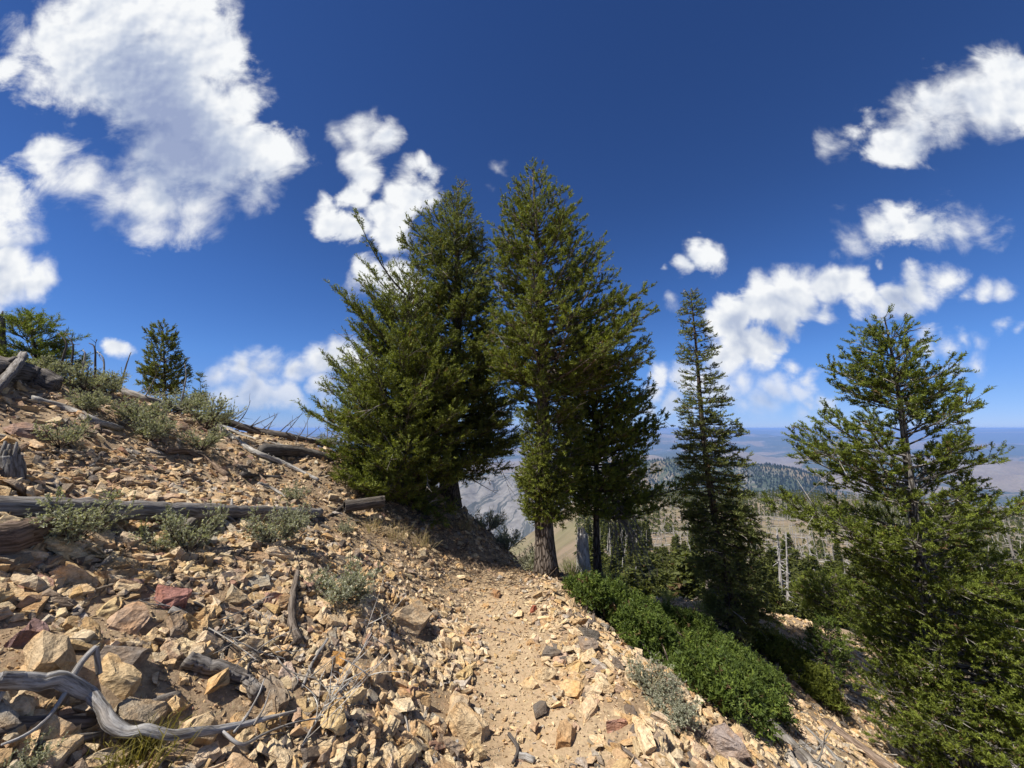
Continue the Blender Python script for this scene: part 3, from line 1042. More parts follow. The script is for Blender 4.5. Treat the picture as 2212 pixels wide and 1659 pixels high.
    for b in range(nb):
        n = nbl[b] * 2
        tb = rng.uniform(.10 if rel[b] > .75 else .2, .97, n)
        o = np.stack([np.interp(tb, t, P[b, :, i]) for i in range(3)], -1)
        tn = norm(P[b, 5] - P[b, 3])
        sd = np.where(np.arange(n) % 2 == 0, 1, -1)[:, None] * side[b][None]
        roll = rng.normal(0, .45 if not tufty else .8, (n, 1))
        d = norm(sd * np.cos(roll) * .85 + np.array([0, 0, 1.0]) * (np.sin(roll) * .7 + .08) + tn[None] * rng.uniform(.5, 1.0, (n, 1)))
        l = (R[b] * .34 * (1 - tb * .62) + .09) * rng.uniform(.45, 1.1, n) * bushy
        if brush:
            l = brush * rng.uniform(.5, 1.15, n) * np.clip(1.25 - tb * .5, .6, 1) * min(1, .45 + R[b])
        l = np.clip(l, .03, .40)
        BO.append(o); BD.append(d); BL.append(l)
    BO = np.concatenate(BO); BD = np.concatenate(BD); BL = np.concatenate(BL)
    curl = np.array([0, 0, 1.0]) * (droop[1] * .5)
    tt = np.linspace(0, 1, 2)
    Q = BO[:, None] + BD[:, None] * (BL[:, None] * tt)[..., None] + curl * (BL[:, None] * tt ** 2)[..., None]
    multi_tubes(br, Q - base, .0035, .0012, 3, np.array(bark) * 1.5)
    # shoots
    SO = []; SD = []
    cnt = np.maximum(1, np.round(BL / spacing * dens * rng.uniform(.6, 1.3, len(BL)))).astype(int)
    idx = np.repeat(np.arange(len(BL)), cnt)
    s = rng.uniform(.25 if not tufty else .5, 1.0, len(idx))
    so = BO[idx] + BD[idx] * (BL[idx] * s)[:, None] + curl * (BL[idx] * s ** 2)[:, None]
    perp = norm(np.cross(BD[idx], rng.normal(0, 1, (len(idx), 3))))
    perp[:, 2] *= .6
    sdv = norm(BD[idx] + perp * rng.uniform(.1, .9, (len(idx), 1)) * 1.0 + np.array([0, 0, .25 + .35 * tufty]))
    SO.append(so); SD.append(sdv)
    # shoots along the branch end itself
    nE = np.maximum(2, (R * .7 / .04).astype(int))
    ib = np.repeat(np.arange(nb), nE)
    te = rng.uniform(.35, 1.0, len(ib))
    eo = P[ib, np.minimum((te * (N - 1)).astype(int), N - 2)] + (P[ib, np.minimum((te * (N - 1)).astype(int) + 1, N - 1)] - P[ib, np.minimum((te * (N - 1)).astype(int), N - 2)]) * ((te * (N - 1)) % 1)[:, None]
    SO.append(eo); SD.append(norm(norm(P[ib, -1] - P[ib, -3]) + rng.normal(0, .35, (len(ib), 3)) + np.array([0, 0, .2])))
    SO = np.concatenate(SO); SD = np.concatenate(SD)
    blades(fo, SO - base, SD, sheath * rng.uniform(.7, 1.2, len(SO)), rng, K, nl, w, pal, 1.0, .12)
    print(name, 'branches', nb, 'shoots', len(SO), 'tris', fo.tris() + br.tris())
    tag(br.build('limbs', M_BARK, root), kind='stuff')
    tag(fo.build('crown', M_NEEDLE, root), kind='stuff')
    # bare grey dead twigs
    if dead:
        dd = Acc()
        i = rng.integers(0, nb, dead)
        q0 = P[i, rng.integers(3, 7, dead)]
        dv = norm(dirh[i] * .8 + rng.normal(0, .5, (dead, 3)) + np.array([0, -.7, .15]))
        ln = rng.uniform(.25, .8, dead) * np.clip(R[i], .3, 1.1)
        tt = np.linspace(0, 1, 6)
        cur = rng.normal(0, .35, (dead, 3))
        Z = q0[:, None] + dv[:, None] * (ln[:, None] * tt)[..., None] + cur[:, None] * (ln[:, None] * tt ** 2)[..., None] * .6
        multi_tubes(dd, Z - base, .006 * D / 4.5, .0018, 4, (.46, .43, .39))
        for rep in range(3):
            a0 = Z[:, 2 + rep]
            d2 = norm(dv + rng.normal(0, .6, (dead, 3)))
            Z2 = a0[:, None] + d2[:, None] * (ln[:, None] * .4 * tt)[..., None]
            multi_tubes(dd, Z2 - base, .0035 * D / 4.5, .0015, 3, (.46, .43, .39))
        tag(dd.build('dead_twigs', M_WOOD, root), kind='stuff')
    return root


def px(l):
    return [(a * .4629, b * .4629, c * .4629) for a, b, c in l]


def basept(u, D, dz=0.0):
    qx, _ = ray(u * .4629, 540)
    return np.array([qx * D, D, hz(qx * D, D) + dz])


def toppt(u, v, D):
    return at_depth(u * .4629, v * .4629, D)


rt = np.random.default_rng(5)
# right of the trail: tall bushy fir and its neighbour
D3 = 4.15
b3 = hit(1182 * .4629, 1245 * .4629); D3 = b3[1]
conifer('fir_tree', 'tall dense green fir with thick bare lower trunk right beside the trail', b3, toppt(1152, 366, D3),
        px([(366, 1146, 1160), (400, 1116, 1190), (450, 1088, 1222), (500, 1070, 1252), (560, 1062, 1296), (620, 1068, 1350), (680, 1070, 1398), (740, 1050, 1412),
            (800, 1070, 1405), (830, 1080, 1330), (870, 1110, 1260), (930, 1135, 1270), (1000, 1130, 1260), (1060, 1120, 1250), (1110, 1135, 1240), (1135, 1150, 1215)]),
        D3, rt, 'fir', nb=270, low=38, brush=.21, jit=(.78, 1.05), dens=1.2, limbs=((450, 1112, 398), (450, 1190, 396), (500, 1086, 440), (510, 1226, 448), (560, 1066, 520), (640, 1060, 600), (720, 1062, 680), (790, 1046, 750), (690, 1372, 612), (745, 1398, 655), (800, 1412, 735), (820, 1395, 780), (640, 1295, 555), (500, 1245, 455)), K=11, nl=.030, w=.0046, trunk_r=.125, dead=14, bark=(.17, .14, .115), front=1.0, tufty=True, sheath=.06, droop=(-.12, .3), bl_sp=.055)
D4 = 4.9
b4 = hit(1292 * .4629, 1238 * .4629); D4 = max(b4[1], 4.4); b4 = basept(1292, D4)
conifer('fir_tree', 'shorter fir with slim shaded trunk at the downhill side of the tall fir', b4, toppt(1275, 790, D4),
        px([(790, 1262, 1290), (830, 1230, 1370), (870, 1215, 1420), (930, 1195, 1425), (1000, 1200, 1412), (1050, 1200, 1400), (1090, 1215, 1370), (1120, 1240, 1330)]),
        D4, rt, 'pine', nb=165, brush=.19, jit=(.75, 1.05), dens=1.15, limbs=((1080, 1495, 1040), (1090, 1430, 1060), (900, 1410, 850), (950, 1425, 905)), K=10, nl=.030, w=.006, trunk_r=.06, dead=10, bark=(.09, .075, .065), tufty=True, sheath=.06, droop=(-.1, .3), bl_sp=.055, up_top=.5)
# left of the trail: two old firs that read as one mass
D2 = 6.7
b2 = basept(968, D2)
conifer('fir_tree', 'old fir with grey dead leader and thin top left of the trail', b2, toppt(990, 405, D2),
        px([(405, 978, 1005), (430, 950, 1020), (470, 935, 1022), (500, 905, 1035), (540, 862, 1052), (600, 868, 1062), (660, 860, 1075), (720, 850, 1080), (800, 850, 1095),
            (860, 850, 1110), (920, 850, 1135), (980, 860, 1130), (1030, 900, 1100)]),
        D2, rt, 'back', nb=225, jit=(.74, 1.06), limbs=((740, 1078, 690), (820, 1090, 770), (900, 1118, 860), (960, 1136, 935), (640, 1062, 600), (560, 1045, 520)), trunk_r=.15, K=10, nl=.036, w=.0066, dead=60, bark=(.10, .085, .07), droop=(-.22, .25), sheath=.09, bl_sp=.07, dens=.9)
D1 = 5.75
b1 = basept(856, D1)
conifer('fir_tree', 'broad low fir with branches reaching left over the slope', b1, toppt(885, 600, D1),
        px([(600, 876, 895), (640, 745, 930), (690, 755, 950), (740, 768, 985), (790, 735, 1000), (840, 742, 1020), (880, 690, 1030), (930, 715, 1040), (980, 722, 1040), (1030, 722, 1020),
            (1070, 735, 1000), (1100, 760, 990), (1120, 790, 960)]),
        D1, rt, 'fir', nb=200, jit=(.7, 1.0), limbs=((760, 746, 640), (730, 792, 618), (860, 726, 790), (945, 676, 875), (800, 765, 700), (1000, 722, 965), (1060, 760, 1060), (1090, 985, 1095)), trunk_r=.10, nl=.034, w=.0060, dead=45, bark=(.13, .11, .09), droop=(-.15, .5), sheath=.09, bl_sp=.065, up_top=.8, dens=.95)
# down the right slope
b5 = hit(1592 * .4629, 1392 * .4629); D5 = b5[1]
conifer('spruce_tree', 'narrow dark spire shaped spruce standing alone on the slope below the trail', b5, toppt(1491, 630, D5),
        px([(630, 1487, 1495), (660, 1474, 1508), (700, 1468, 1526), (760, 1466, 1548), (820, 1476, 1556), (880, 1470, 1578), (940, 1466, 1592), (1000, 1470, 1604), (1060, 1478, 1618),
            (1120, 1484, 1632), (1180, 1496, 1652), (1240, 1504, 1668), (1300, 1522, 1670), (1350, 1545, 1672)]),
        D5, rt, 'spruce', nb=300, jit=(.76, 1.06), bushy=.8, trunk_r=.075, K=8, nl=.028, w=.0065, dead=16, bark=(.13, .105, .085), droop=(-.42, .12), up_top=.1, sheath=.065, bl_sp=.05, spacing=.034, bow=-.05)
D6 = 4.6
b6 = basept(2035, D6)
conifer('fir_tree', 'large bright fir with open tiered branches growing on the lower slope', b6, toppt(1912, 692, D6),
        px([(692, 1890, 1935), (720, 1860, 1965), (770, 1842, 1988), (815, 1815, 2020), (850, 1830, 2058), (890, 1800, 2050), (910, 1745, 2020), (950, 1760, 2060), (990, 1715, 2085), (1040, 1760, 2160),
            (1090, 1740, 2120), (1130, 1668, 2090), (1190, 1780, 2150), (1250, 1920, 2290), (1330, 1935, 2340), (1400, 1955, 2400), (1480, 1965, 2440), (1560, 1955, 2460), (1640, 1990, 2460), (1720, 2060, 2460)]),
        D6, rt, 'pine', nb=165, low=60, brush=.23, jit=(.6, 1.0), limbs=((985, 1752, 894), (1040, 1722, 944), (1170, 1668, 1069), (935, 2055, 868), (890, 2033, 822), (1040, 2082, 948), (1150, 2166, 1054), (850, 1809, 792), (740, 1880, 706), (740, 1945, 704), (770, 1856, 740), (775, 1968, 745), (820, 1850, 775), (820, 1985, 780), (1210, 2110, 1150), (1330, 2210, 1240)), trunk_r=.10, K=11, nl=.027, w=.0050, dead=30, bark=(.20, .185, .165), droop=(-.08, .22), up_top=.42, sheath=.065, bl_sp=.045, tufty=True, dens=1.25)
# small trees
b = basept(350, 7.0)
conifer('pine_tree', 'small dark bushy pine standing on the left skyline', b, toppt(350, 700, 7.0),
        px([(700, 345, 356), (725, 322, 375), (760, 302, 385), (800, 298, 398), (835, 303, 398), (860, 315, 380)]), 7.0, rt, 'back', nb=60, jit=(.5, .85), trunk_r=.04, K=12, nl=.034, w=.007, dead=2, tufty=True, sheath=.08, bl_sp=.06, droop=(-.05, .3))
b = basept(432, 7.6)
conifer('spruce_tree', 'tiny pointed spruce tip showing behind the left skyline', b, toppt(432, 805, 7.6),
        px([(805, 430, 434), (830, 423, 441), (860, 417, 449), (890, 412, 455)]), 7.6, rt, 'spruce', nb=40, bushy=.5, jit=(.5, .8), trunk_r=.025, K=10, nl=.024, w=.006, dead=0, bl_sp=.06, droop=(-.05, .1))
b = basept(45, 4.2)
conifer('pine_sapling', 'bright yellow green young pine on the upper left skyline', b, toppt(62, 695, 4.2),
        px([(695, 52, 70), (720, 5, 100), (750, -40, 125), (790, -60, 135), (820, -60, 120)]), 4.2, rt, 'lime', nb=40, trunk_r=.03, K=16, nl=.034, w=.0034, dead=0, sheath=.08, bl_sp=.06, up_top=.9, droop=(.1, .4))
b = hit(1788 * .4629, 1480 * .4629)
conifer('pine_sapling', 'small dark young pine between the spruce and the bright fir', b, toppt(1782, 1345, b[1]),
        px([(1345, 1778, 1790), (1380, 1755, 1815), (1420, 1735, 1835), (1460, 1745, 1850)]), b[1], rt, 'shrub', nb=46, trunk_r=.025, K=12, nl=.028, w=.005, dead=3, tufty=True)
b = hit(1822 * .4629, 1425 * .4629)
conifer('pine_tree', 'little leaning pine with bare dark stem and flat bright crown', b, toppt(1795, 1245, b[1]),
        px([(1245, 1775, 1810), (1275, 1745, 1870), (1310, 1725, 1895), (1340, 1740, 1880)]), b[1], rt, 'pine', nb=42, trunk_r=.03, K=12, nl=.028, w=.005, dead=6, tufty=True, droop=(0, .1))


# sprawling evergreen mats below the trail edge
def mat_shrub(name, label, cells, pal, rng, n_tuft, hgt):
    P = [hit(u * .4629, v * .4629) for u, v, r in cells]
    base = np.mean(P, 0)
    base[2] = hz(base[0], base[1])
    root = thing(name, label, 'shrub', base)
    fo = Acc(); br = Acc()
    w = np.array([r ** 2 for _, _, r in cells]); w = w / w.sum()
    k = rng.choice(len(cells), n_tuft, p=w)
    a = rng.uniform(0, 2 * math.pi, n_tuft); q = np.sqrt(rng.uniform(0, 1, n_tuft))
    C = np.array(P)[k]; Rr = np.array([c[2] for c in cells])[k]
    x = C[:, 0] + Rr * q * np.cos(a); y = C[:, 1] + Rr * q * np.sin(a)
    nzv = fbm(x * 3.8, y * 3.8, 4, 71)
    kp = rng.uniform(0, 1, n_tuft) < np.clip(.62 + nzv * 3.0, .03, 1)
    C, Rr, a, q, x, y, nzv = C[kp], Rr[kp], a[kp], q[kp], x[kp], y[kp], nzv[kp]; n_tuft = len(x)
    g = height(x, y)
    lump = np.clip(.85 + 3.0 * nzv, .1, 2.3)
    z = g + np.maximum(.04, hgt * np.sqrt(np.clip(1 - q ** 2 * .8, 0, 1)) * lump * rng.uniform(.45, 1.0, n_tuft) ** .5)
    O = np.stack([x, y, z], -1)
    gn = normal_at(x, y)
    out = norm(gn + np.stack([np.cos(a) * q, np.sin(a) * q, .5 + 0 * q], -1) * .8)
    for rep in range(5):
        d = norm(out + rng.normal(0, .55, O.shape))
        blades(fo, O - base + rng.normal(0, .03, O.shape), d, .07 * rng.uniform(.7, 1.2, len(O)), rng, 9, .030, .0062, pal, 1.0, .1)
    m = max(10, n_tuft // 9)
    i = rng.integers(0, n_tuft, m)
    s = np.stack([C[i, 0] + rng.normal(0, .12, m), C[i, 1] + rng.normal(0, .12, m), C[i, 2] - .02], -1)
    t = np.linspace(0, 1, 6)[None, :, None]
    Z = s[:, None] * (1 - t) + O[i][:, None] * t
    Z[:, :, 2] += np.sin(t[..., 0] * math.pi) * .03
    multi_tubes(br, Z - base, .012, .003, 5, (.16, .13, .10))
    tag(br.build('limbs', M_BARK, root), kind='stuff')
    tag(fo.build('crown', M_NEEDLE, root), kind='stuff')
    print(name, fo.tris())
    return root


mat_shrub('spreading_shrub', 'wide dark green evergreen mat spreading below the outer edge of the trail',
          [(1290, 1330, .20), (1330, 1350, .30), (1385, 1375, .40), (1450, 1400, .42), (1400, 1430, .30), (1520, 1430, .42), (1500, 1480, .34), (1590, 1480, .36), (1560, 1530, .26), (1620, 1520, .28), (1255, 1300, .14), (1480, 1385, .34), (1560, 1425, .34), (1630, 1475, .30)],
          GREENS['shrub'], rt, 10500, .185)
mat_shrub('spreading_shrub', 'narrow olive evergreen mat running downhill from the foot of the spruce',
          [(1640, 1400, .22), (1680, 1430, .26), (1720, 1465, .26), (1760, 1500, .22), (1790, 1530, .16)], GREENS['fir'], rt, 1700, .20)

# ------------------------------------------------------------------ deadwood
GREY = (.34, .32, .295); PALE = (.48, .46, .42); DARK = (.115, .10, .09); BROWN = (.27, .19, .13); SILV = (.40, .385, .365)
rw = np.random.default_rng(77)


def gpath(pts, lift=0.0, far=60):
    out = []
    for q in pts:
        p = hit(q[0], q[1], far)
        p[2] += lift + (q[2] if len(q) > 2 else 0)
        out.append(p)
    return np.array(out)


def deadwood(name, label, cat, pts, r0, r1, col, lift=None, k=10, rough=.14, n=None, twigs=0, twig_len=.3, group=None, straight=False, up=0.0, r_list=None, world=None, stub=0, part='limb'):
    P = np.asarray(world) if world is not None else gpath(pts, (r0 * .7 if lift is None else lift))
    if straight:
        P = np.array([P[0], P[-1]])
    L = np.linalg.norm(np.diff(P, axis=0), axis=1).sum()
    n = n or int(np.clip(L / .04, 8, 60))
    path = spline(P, n)
    if straight:
        g = height(path[:, 0], path[:, 1]) + r0 * .5
        path[:, 2] += max(0, np.percentile(g - path[:, 2], 60))
    path = path + rw.normal(0, 1, path.shape) * min(r0 * .06, .004)
    base = path[0].copy()
    root = thing(name, label, cat, base, group) if (twigs or stub) else None
    a = Acc()
    tube(a, path - base, r_list if r_list is not None else np.linspace(r0, r1, n), k, col, rough, rw)
    if root is None:
        o = a.build(name, M_WOOD, None, True)
        o.location = base
        tag(o, label, cat, group)
        return o
    a.build('log' if cat == 'log' else 'stem', M_WOOD, root, True)
    tg = path[-1] - path[0]
    for j in range(twigs):
        i = int(rw.integers(int(n * .15), n))
        d = norm(rw.normal(0, .5, 3) + norm(tg) * .5 + np.array([0, 0, up]))
        l = twig_len * rw.uniform(.4, 1.2)
        t = np.linspace(0, 1, 10)[:, None]
        cv = rw.normal(0, .4, 3)
        z = path[i] + d * l * t + cv * l * t ** 2 * .6 + np.array([0, 0, up]) * l * t ** 2 * .5
        z[:, 2] = np.maximum(z[:, 2], height(z[:, 0], z[:, 1]) + .008)
        b = Acc()
        rr = np.linspace(min(r0 * .28, .010), .0018, 10)
        tube(b, z - base, rr, 5, np.array(col) * rw.uniform(.8, 1.3), .05, rw)
        for s in range(3):
            q = int(rw.integers(3, 9)); d2 = norm(d + rw.normal(0, .7, 3) + np.array([0, 0, up * .4])); t2 = np.linspace(0, 1, 5)[:, None]
            zz = z[q] + d2 * l * .35 * t2 + rw.normal(0, .1, 3) * l * t2 ** 2
            zz[:, 2] = np.maximum(zz[:, 2], height(zz[:, 0], zz[:, 1]) + .006)
            tube(b, zz - base, np.linspace(.003, .001, 5), 4, col, 0, rw)
        b.build('twig', M_WOOD, root, True)
    for j in range(stub):
        i = int(rw.integers(2, n - 2)); d = norm(rw.normal(0, 1, 3) + np.array([0, 0, .6]))
        b = Acc(); tube(b, np.linspace(path[i], path[i] + d * (r0 + rw.uniform(.02, .07)), 4) - base, np.linspace(r0 * .3, r0 * .12, 4), 6, col, .1, rw)
        b.build('stub', M_WOOD, root, True)
    return root


# foreground driftwood branch
P = gpath([(-10, 722), (19, 714), (42, 712), (67, 716), (86, 723), (98, 735), (110, 750), (126, 762), (147, 762), (178, 760), (215, 757), (252, 748), (275, 737), (296, 727)])
P[:, 2] += np.array([.09, .09, .09, .09, .09, .09, .09, .09, .085, .08, .08, .08, .08, .07])
base = P[0]
root = thing('driftwood_branch', 'long silvery bleached branch curving across the stones at the bottom', 'branch', base)
a = Acc()
path = spline(P, 90)
kk = rw.normal(0, .007, (16, 3)); path = path + np.stack([np.interp(np.linspace(0, 15, len(path)), range(16), kk[:, i]) for i in range(3)], -1)
tube(a, path - base, [.021, .019, .022, .024, .018, .0155, .018, .016, .0145, .0145, .0115, .009, .007, .004], 14, SILV, .17, rw)
a.build('limb', M_WOOD, root, True)
for pts, ra in (([(66, 714, .06), (78, 706, .10), (90, 697, .12)], (.011, .008)), ([(90, 697, .12), (96, 703, .05)], (.008, .008)),
                ([(63, 718, .04), (50, 732, .02), (36, 748, .02), (18, 760, .02), (-2, 768, .02)], (.006, .003)), ([(-4, 722, .04), (-12, 730, .02), (-20, 745, .01)], (.013, .010)),
                ([(218, 757, .05), (240, 765, .03), (262, 760, .05), (290, 748, .05), (322, 735, .03)], (.007, .002)),
                ([(252, 748, .04), (262, 735, .06), (268, 722, .08)], (.006, .002)), ([(232, 756, .04), (246, 742, .06), (256, 728, .08), (262, 712, .09)], (.006, .002))):
    q = spline(gpath(pts, .035), 16)
    b = Acc(); tube(b, q - base, np.linspace(ra[0], ra[1], 16), 8, SILV, .08, rw)
    b.build('side_branch', M_WOOD, root, True)

deadwood('log', 'long straight grey log lying level across the left slope above the sagebrush', 'log', [(-30, 520), (319, 517)], .062, .042, (.29, .27, .25), straight=True, k=16, rough=.05, n=50, stub=3)
deadwood('rotten_log', 'thick dark rotting log lying against the upper left skyline', 'log', [(-40, 378), (-5, 376), (30, 382), (56, 392)], .13, .09, (.17, .15, .135), lift=.05, k=14, rough=.18, stub=2)
deadwood('broken_limb', 'stout broken grey limb leaning on the dark rotting log', 'branch', [(-14, 404, .03), (6, 392, .12), (20, 378, .2)], .038, .03, (.26, .24, .22), lift=.02, rough=.16)
deadwood('rotten_log', 'low brown crumbling log below the left end of the straight grey log', 'log', [(-20, 558), (15, 552), (46, 541)], .075, .05, (.20, .145, .11), rough=.2, k=12)
deadwood('log', 'slim pale grey pole running down from the rotting log', 'log', [(30, 402), (66, 411), (94, 423), (121, 431)], .032, .022, PALE, rough=.1, stub=2)
deadwood('rotten_log', 'twisted split wood lying on the stones in the middle of the left slope', 'log', [(165, 453), (188, 455), (206, 462), (228, 478)], .035, .028, BROWN, rough=.28)
deadwood('log', 'long pale barkless pole slanting down from the silver sagebrush', 'log', [(217, 428), (252, 453), (283, 465), (318, 483)], .036, .026, PALE, rough=.1, stub=3)
deadwood('log', 'thin pale pole above the long barkless pole', 'log', [(220, 421), (245, 437), (283, 447), (300, 449)], .022, .014, PALE, rough=.1, twigs=3, up=.4)
deadwood('rotten_log', 'short thick dark weathered log chunk near the skyline left of the firs', 'log', [(260, 455), (298, 457), (333, 463)], .085, .06, (.15, .135, .12), rough=.14, k=14)
deadwood('fallen_tree', 'dark fallen tree along the skyline with curved bare branches rising', 'fallen tree', [(206, 411), (252, 424), (291, 429), (330, 447)], .055, .04, (.15, .13, .115), lift=.06, twigs=22, twig_len=.36, up=.55)
deadwood('fallen_tree', 'grey fallen tree behind the sagebrush on the upper skyline', 'fallen tree', [(122, 389), (150, 395), (173, 403), (212, 411)], .05, .035, GREY, lift=.05, twigs=14, twig_len=.26, up=.5)
deadwood('log_slab', 'thin dark slab of split wood lying flat on the stones', 'wood', [(242, 477), (262, 478), (281, 479)], .028, .012, DARK, rough=.25)
deadwood('branch', 'grey split branch lying below the dark slab of split wood', 'branch', [(258, 485), (272, 490), (287, 499)], .02, .008, GREY, rough=.2)
deadwood('branch', 'short grey stick on bare soil at the left edge', 'branch', [(20, 481), (32, 486), (43, 492)], .014, .006, GREY)
deadwood('branch', 'thin curved stick lying on the stones of the left slope', 'branch', [(38, 465), (50, 474), (64, 474)], .008, .004, GREY)
deadwood('rotten_stick', 'upright dark rotten stick with charred lower end beside the bare soil', 'wood', [(297, 579, .03), (292, 603, .03), (291, 630, .03), (297, 649, .02)], .015, .024, (.19, .155, .125), lift=.01, rough=.25, n=30)
deadwood('twiggy_branch', 'forked grey branch with many fine twigs below the red stone', 'branch', [(170, 615), (189, 623), (205, 637), (228, 643), (262, 658), (284, 664)], .014, .004, GREY, lift=.02, twigs=12, twig_len=.28, up=.15)
deadwood('wood_chunk', 'thick knotty chunk of furrowed grey wood among the stones', 'wood', [(184, 668), (200, 672), (216, 676), (240, 684), (250, 692), (257, 702)], .034, .03, (.25, .225, .20), lift=.025, rough=.22, n=30, k=14, stub=3)
deadwood('branch', 'slender straight grey stick right of the speckled stone', 'branch', [(327, 648, .04), (313, 669, .03), (302, 692, .01)], .008, .006, GREY)
deadwood('wood_chunk', 'weathered dark knot of wood uphill of the driftwood branch', 'wood', [(151, 712), (164, 705), (179, 700)], .022, .018, (.2, .175, .15), rough=.3)
deadwood('log_slab', 'dark split plank of wood behind the driftwood bend', 'wood', [(-6, 738), (45, 733), (93, 730)], .026, .018, (.15, .12, .10), rough=.2)
deadwood('log_slab', 'lower grey split piece of wood under the driftwood branch', 'wood', [(28, 750), (62, 746), (100, 740)], .016, .01, GREY, rough=.2)
deadwood('branch', 'small purplish twig lying across the packed trail', 'branch', [(499, 632), (511, 634), (521, 638)], .006, .003, (.22, .17, .15))
deadwood('branch', 'dark forked stick at the bottom of the trail', 'branch', [(509, 738), (518, 753), (513, 768)], .011, .008, DARK, lift=.02, stub=1)
deadwood('branch', 'stubby grey wood piece lying beside the dark forked stick', 'branch', [(519, 759), (527, 761), (534, 764)], .018, .016, GREY)
deadwood('branch', 'short bleached stick standing out of the stones at the bottom', 'branch', [(457, 753, .05), (455, 761, .03), (453, 769, .0)], .008, .006, PALE)
deadwood('branch', 'thin dry stick hanging over the rock pile beside the trail', 'branch', [(403, 719, .04), (407, 732, .03), (409, 747, .01)], .005, .003, GREY, twigs=3, twig_len=.1)
deadwood('dry_twigs', 'loose bunch of bleached dry twigs at the bottom of the bank', 'branch', [(300, 752), (318, 728, .04), (340, 704, .06)], .005, .002, PALE, twigs=16, twig_len=.3, up=.3)
deadwood('log', 'long grey fallen log sliding down from the evergreen mat', 'log', [(729, 690), (766, 726), (811, 770), (830, 785)], .042, .055, (.27, .25, .225), rough=.1, twigs=5, twig_len=.22, up=.2, k=12)
deadwood('log', 'thick split brown log pointing downhill near the bottom', 'log', [(828, 728), (851, 746), (887, 772), (905, 785)], .06, .075, (.28, .21, .16), rough=.18, k=14)
deadwood('log', 'short pale log tip above the lower fir branches', 'log', [(874, 682), (889, 690), (903, 701)], .03, .035, PALE, rough=.1)
deadwood('log', 'dark barky log below the two young pines', 'log', [(842, 688), (867, 689), (897, 703)], .032, .04, (.16, .14, .125), rough=.15, twigs=4, twig_len=.3)
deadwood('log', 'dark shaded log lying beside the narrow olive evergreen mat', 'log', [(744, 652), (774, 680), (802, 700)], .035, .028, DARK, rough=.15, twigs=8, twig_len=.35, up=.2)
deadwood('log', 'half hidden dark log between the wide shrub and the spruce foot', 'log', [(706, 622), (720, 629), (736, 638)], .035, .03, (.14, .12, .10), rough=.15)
deadwood('branch', 'bent brown stick poking from the pale shoulder stones', 'branch', [(609, 744), (622, 750), (636, 762)], .014, .008, (.22, .18, .15))
deadwood('branch', 'grey bleached branch caught in the wide evergreen shrub', 'branch', [(722, 683, .18), (731, 677, .22), (742, 674, .25)], .007, .003, PALE)
for a0, b0, lab in (((846, 700), (888, 722), 'middle grey pole of the deadfall under the bright fir'), ((850, 692), (905, 716), 'upper grey pole of the deadfall under the bright fir'), ((838, 694), (880, 712), 'grey pole nearest the barky log in the deadfall'),
                    ((800, 745), (835, 772), 'grey pole left of the thick split brown log'), ((805, 730), (845, 768), 'grey pole touching the top of the split brown log'), ((860, 650), (892, 662), 'short grey pole beyond the two young pines'),
                    ((846, 640), (900, 668), 'longer grey pole beyond the two young pines'), ((770, 735), (800, 765), 'grey pole uphill beside the long sliding grey log')):
    deadwood('fallen_pole', lab, 'log', [a0, b0], .022, .015, np.array(GREY) * rw.uniform(.7, 1.3), rough=.1, straight=True, twigs=2, twig_len=.3, up=.2, group='thin fallen poles on the lower slope')
# bare stems standing on the upper left skyline
for pts, lab, c in (([(58, 366, 0), (65, 352, .02), (66, 342, .05), (58, 333, .08)], 'leftmost bare dark stem curving up behind the sagebrush', DARK),
                    ([(71, 371, 0), (73, 350, .0), (72, 342, .0), (65, 333, .0)], 'tallest bare dark stem with hooked tip on the left skyline', DARK),
                    ([(82, 370, 0), (85, 356, 0), (83, 350, 0)], 'short pale hooked stem on the left skyline', PALE),
                    ([(97, 370, 0), (95, 350, 0), (89, 343, 0)], 'bare dark stem leaning left beside the pale hooked stem', DARK),
                    ([(104, 374, 0), (104, 361, 0), (97, 351, 0)], 'white bent stem leaning left over the sagebrush', PALE),
                    ([(120, 384, 0), (126, 366, 0), (131, 352, 0)], 'grey bare stem leaning right above the sagebrush', GREY),
                    ([(181, 396, 0), (186, 378, 0), (185, 364, 0)], 'white crooked stem right of the small skyline pine', PALE)):
    D = hit(pts[0][0], pts[0][1] + 6)[1]
    wp = [at_depth(q[0], q[1], D) for q in pts]
    wp[0][2] = min(wp[0][2], hz(wp[0][0], wp[0][1]) + .02)
    deadwood('bare_stem', lab, 'branch', None, .012, .004, c, world=wp, twigs=1, twig_len=.12, up=.8, k=6, rough=.05)


# upright stumps and the hollow log end
def stump(label, u, v, vt, r, col, lean=0.0, name='stump'):
    p = hit(u, v)
    qx, qz = ray(u + lean, vt)
    ztop = CAMZ + qz * p[1]
    pts = np.array([[p[0], p[1], p[2] - .08], [p[0] * .6 + qx * p[1] * .4, p[1], p[2] * .6 + ztop * .4], [qx * p[1], p[1], ztop]])
    a = Acc(); tube(a, spline(pts, 16) - p, np.linspace(r * 1.3, r * .85, 16), 16, col, .14, rw)
    # ragged broken crown
    for j in range(9):
        an = j / 9 * 2 * math.pi
        q0 = pts[2] - p + np.array([math.cos(an), math.sin(an), 0]) * r * .55
        tube(a, np.linspace(q0 - [0, 0, .04], q0 + [0, 0, rw.uniform(.02, .09)], 4), [r * .3, r * .1], 5, col, .1, rw)
    o = a.build(name, M_WOOD, None, True); o.location = p
    return tag(o, label, 'stump')


stump('white weathered stump standing in grass behind the tall fir', 583, 562, 533, .085, (.55, .53, .50), -1)
stump('grey broken stump at the edge of the upper left skyline', -3, 366, 318, .055, (.22, .20, .185))
stump('blocky grey stump end among dark stones at the left edge', 10, 478, 456, .05, (.26, .25, .235))


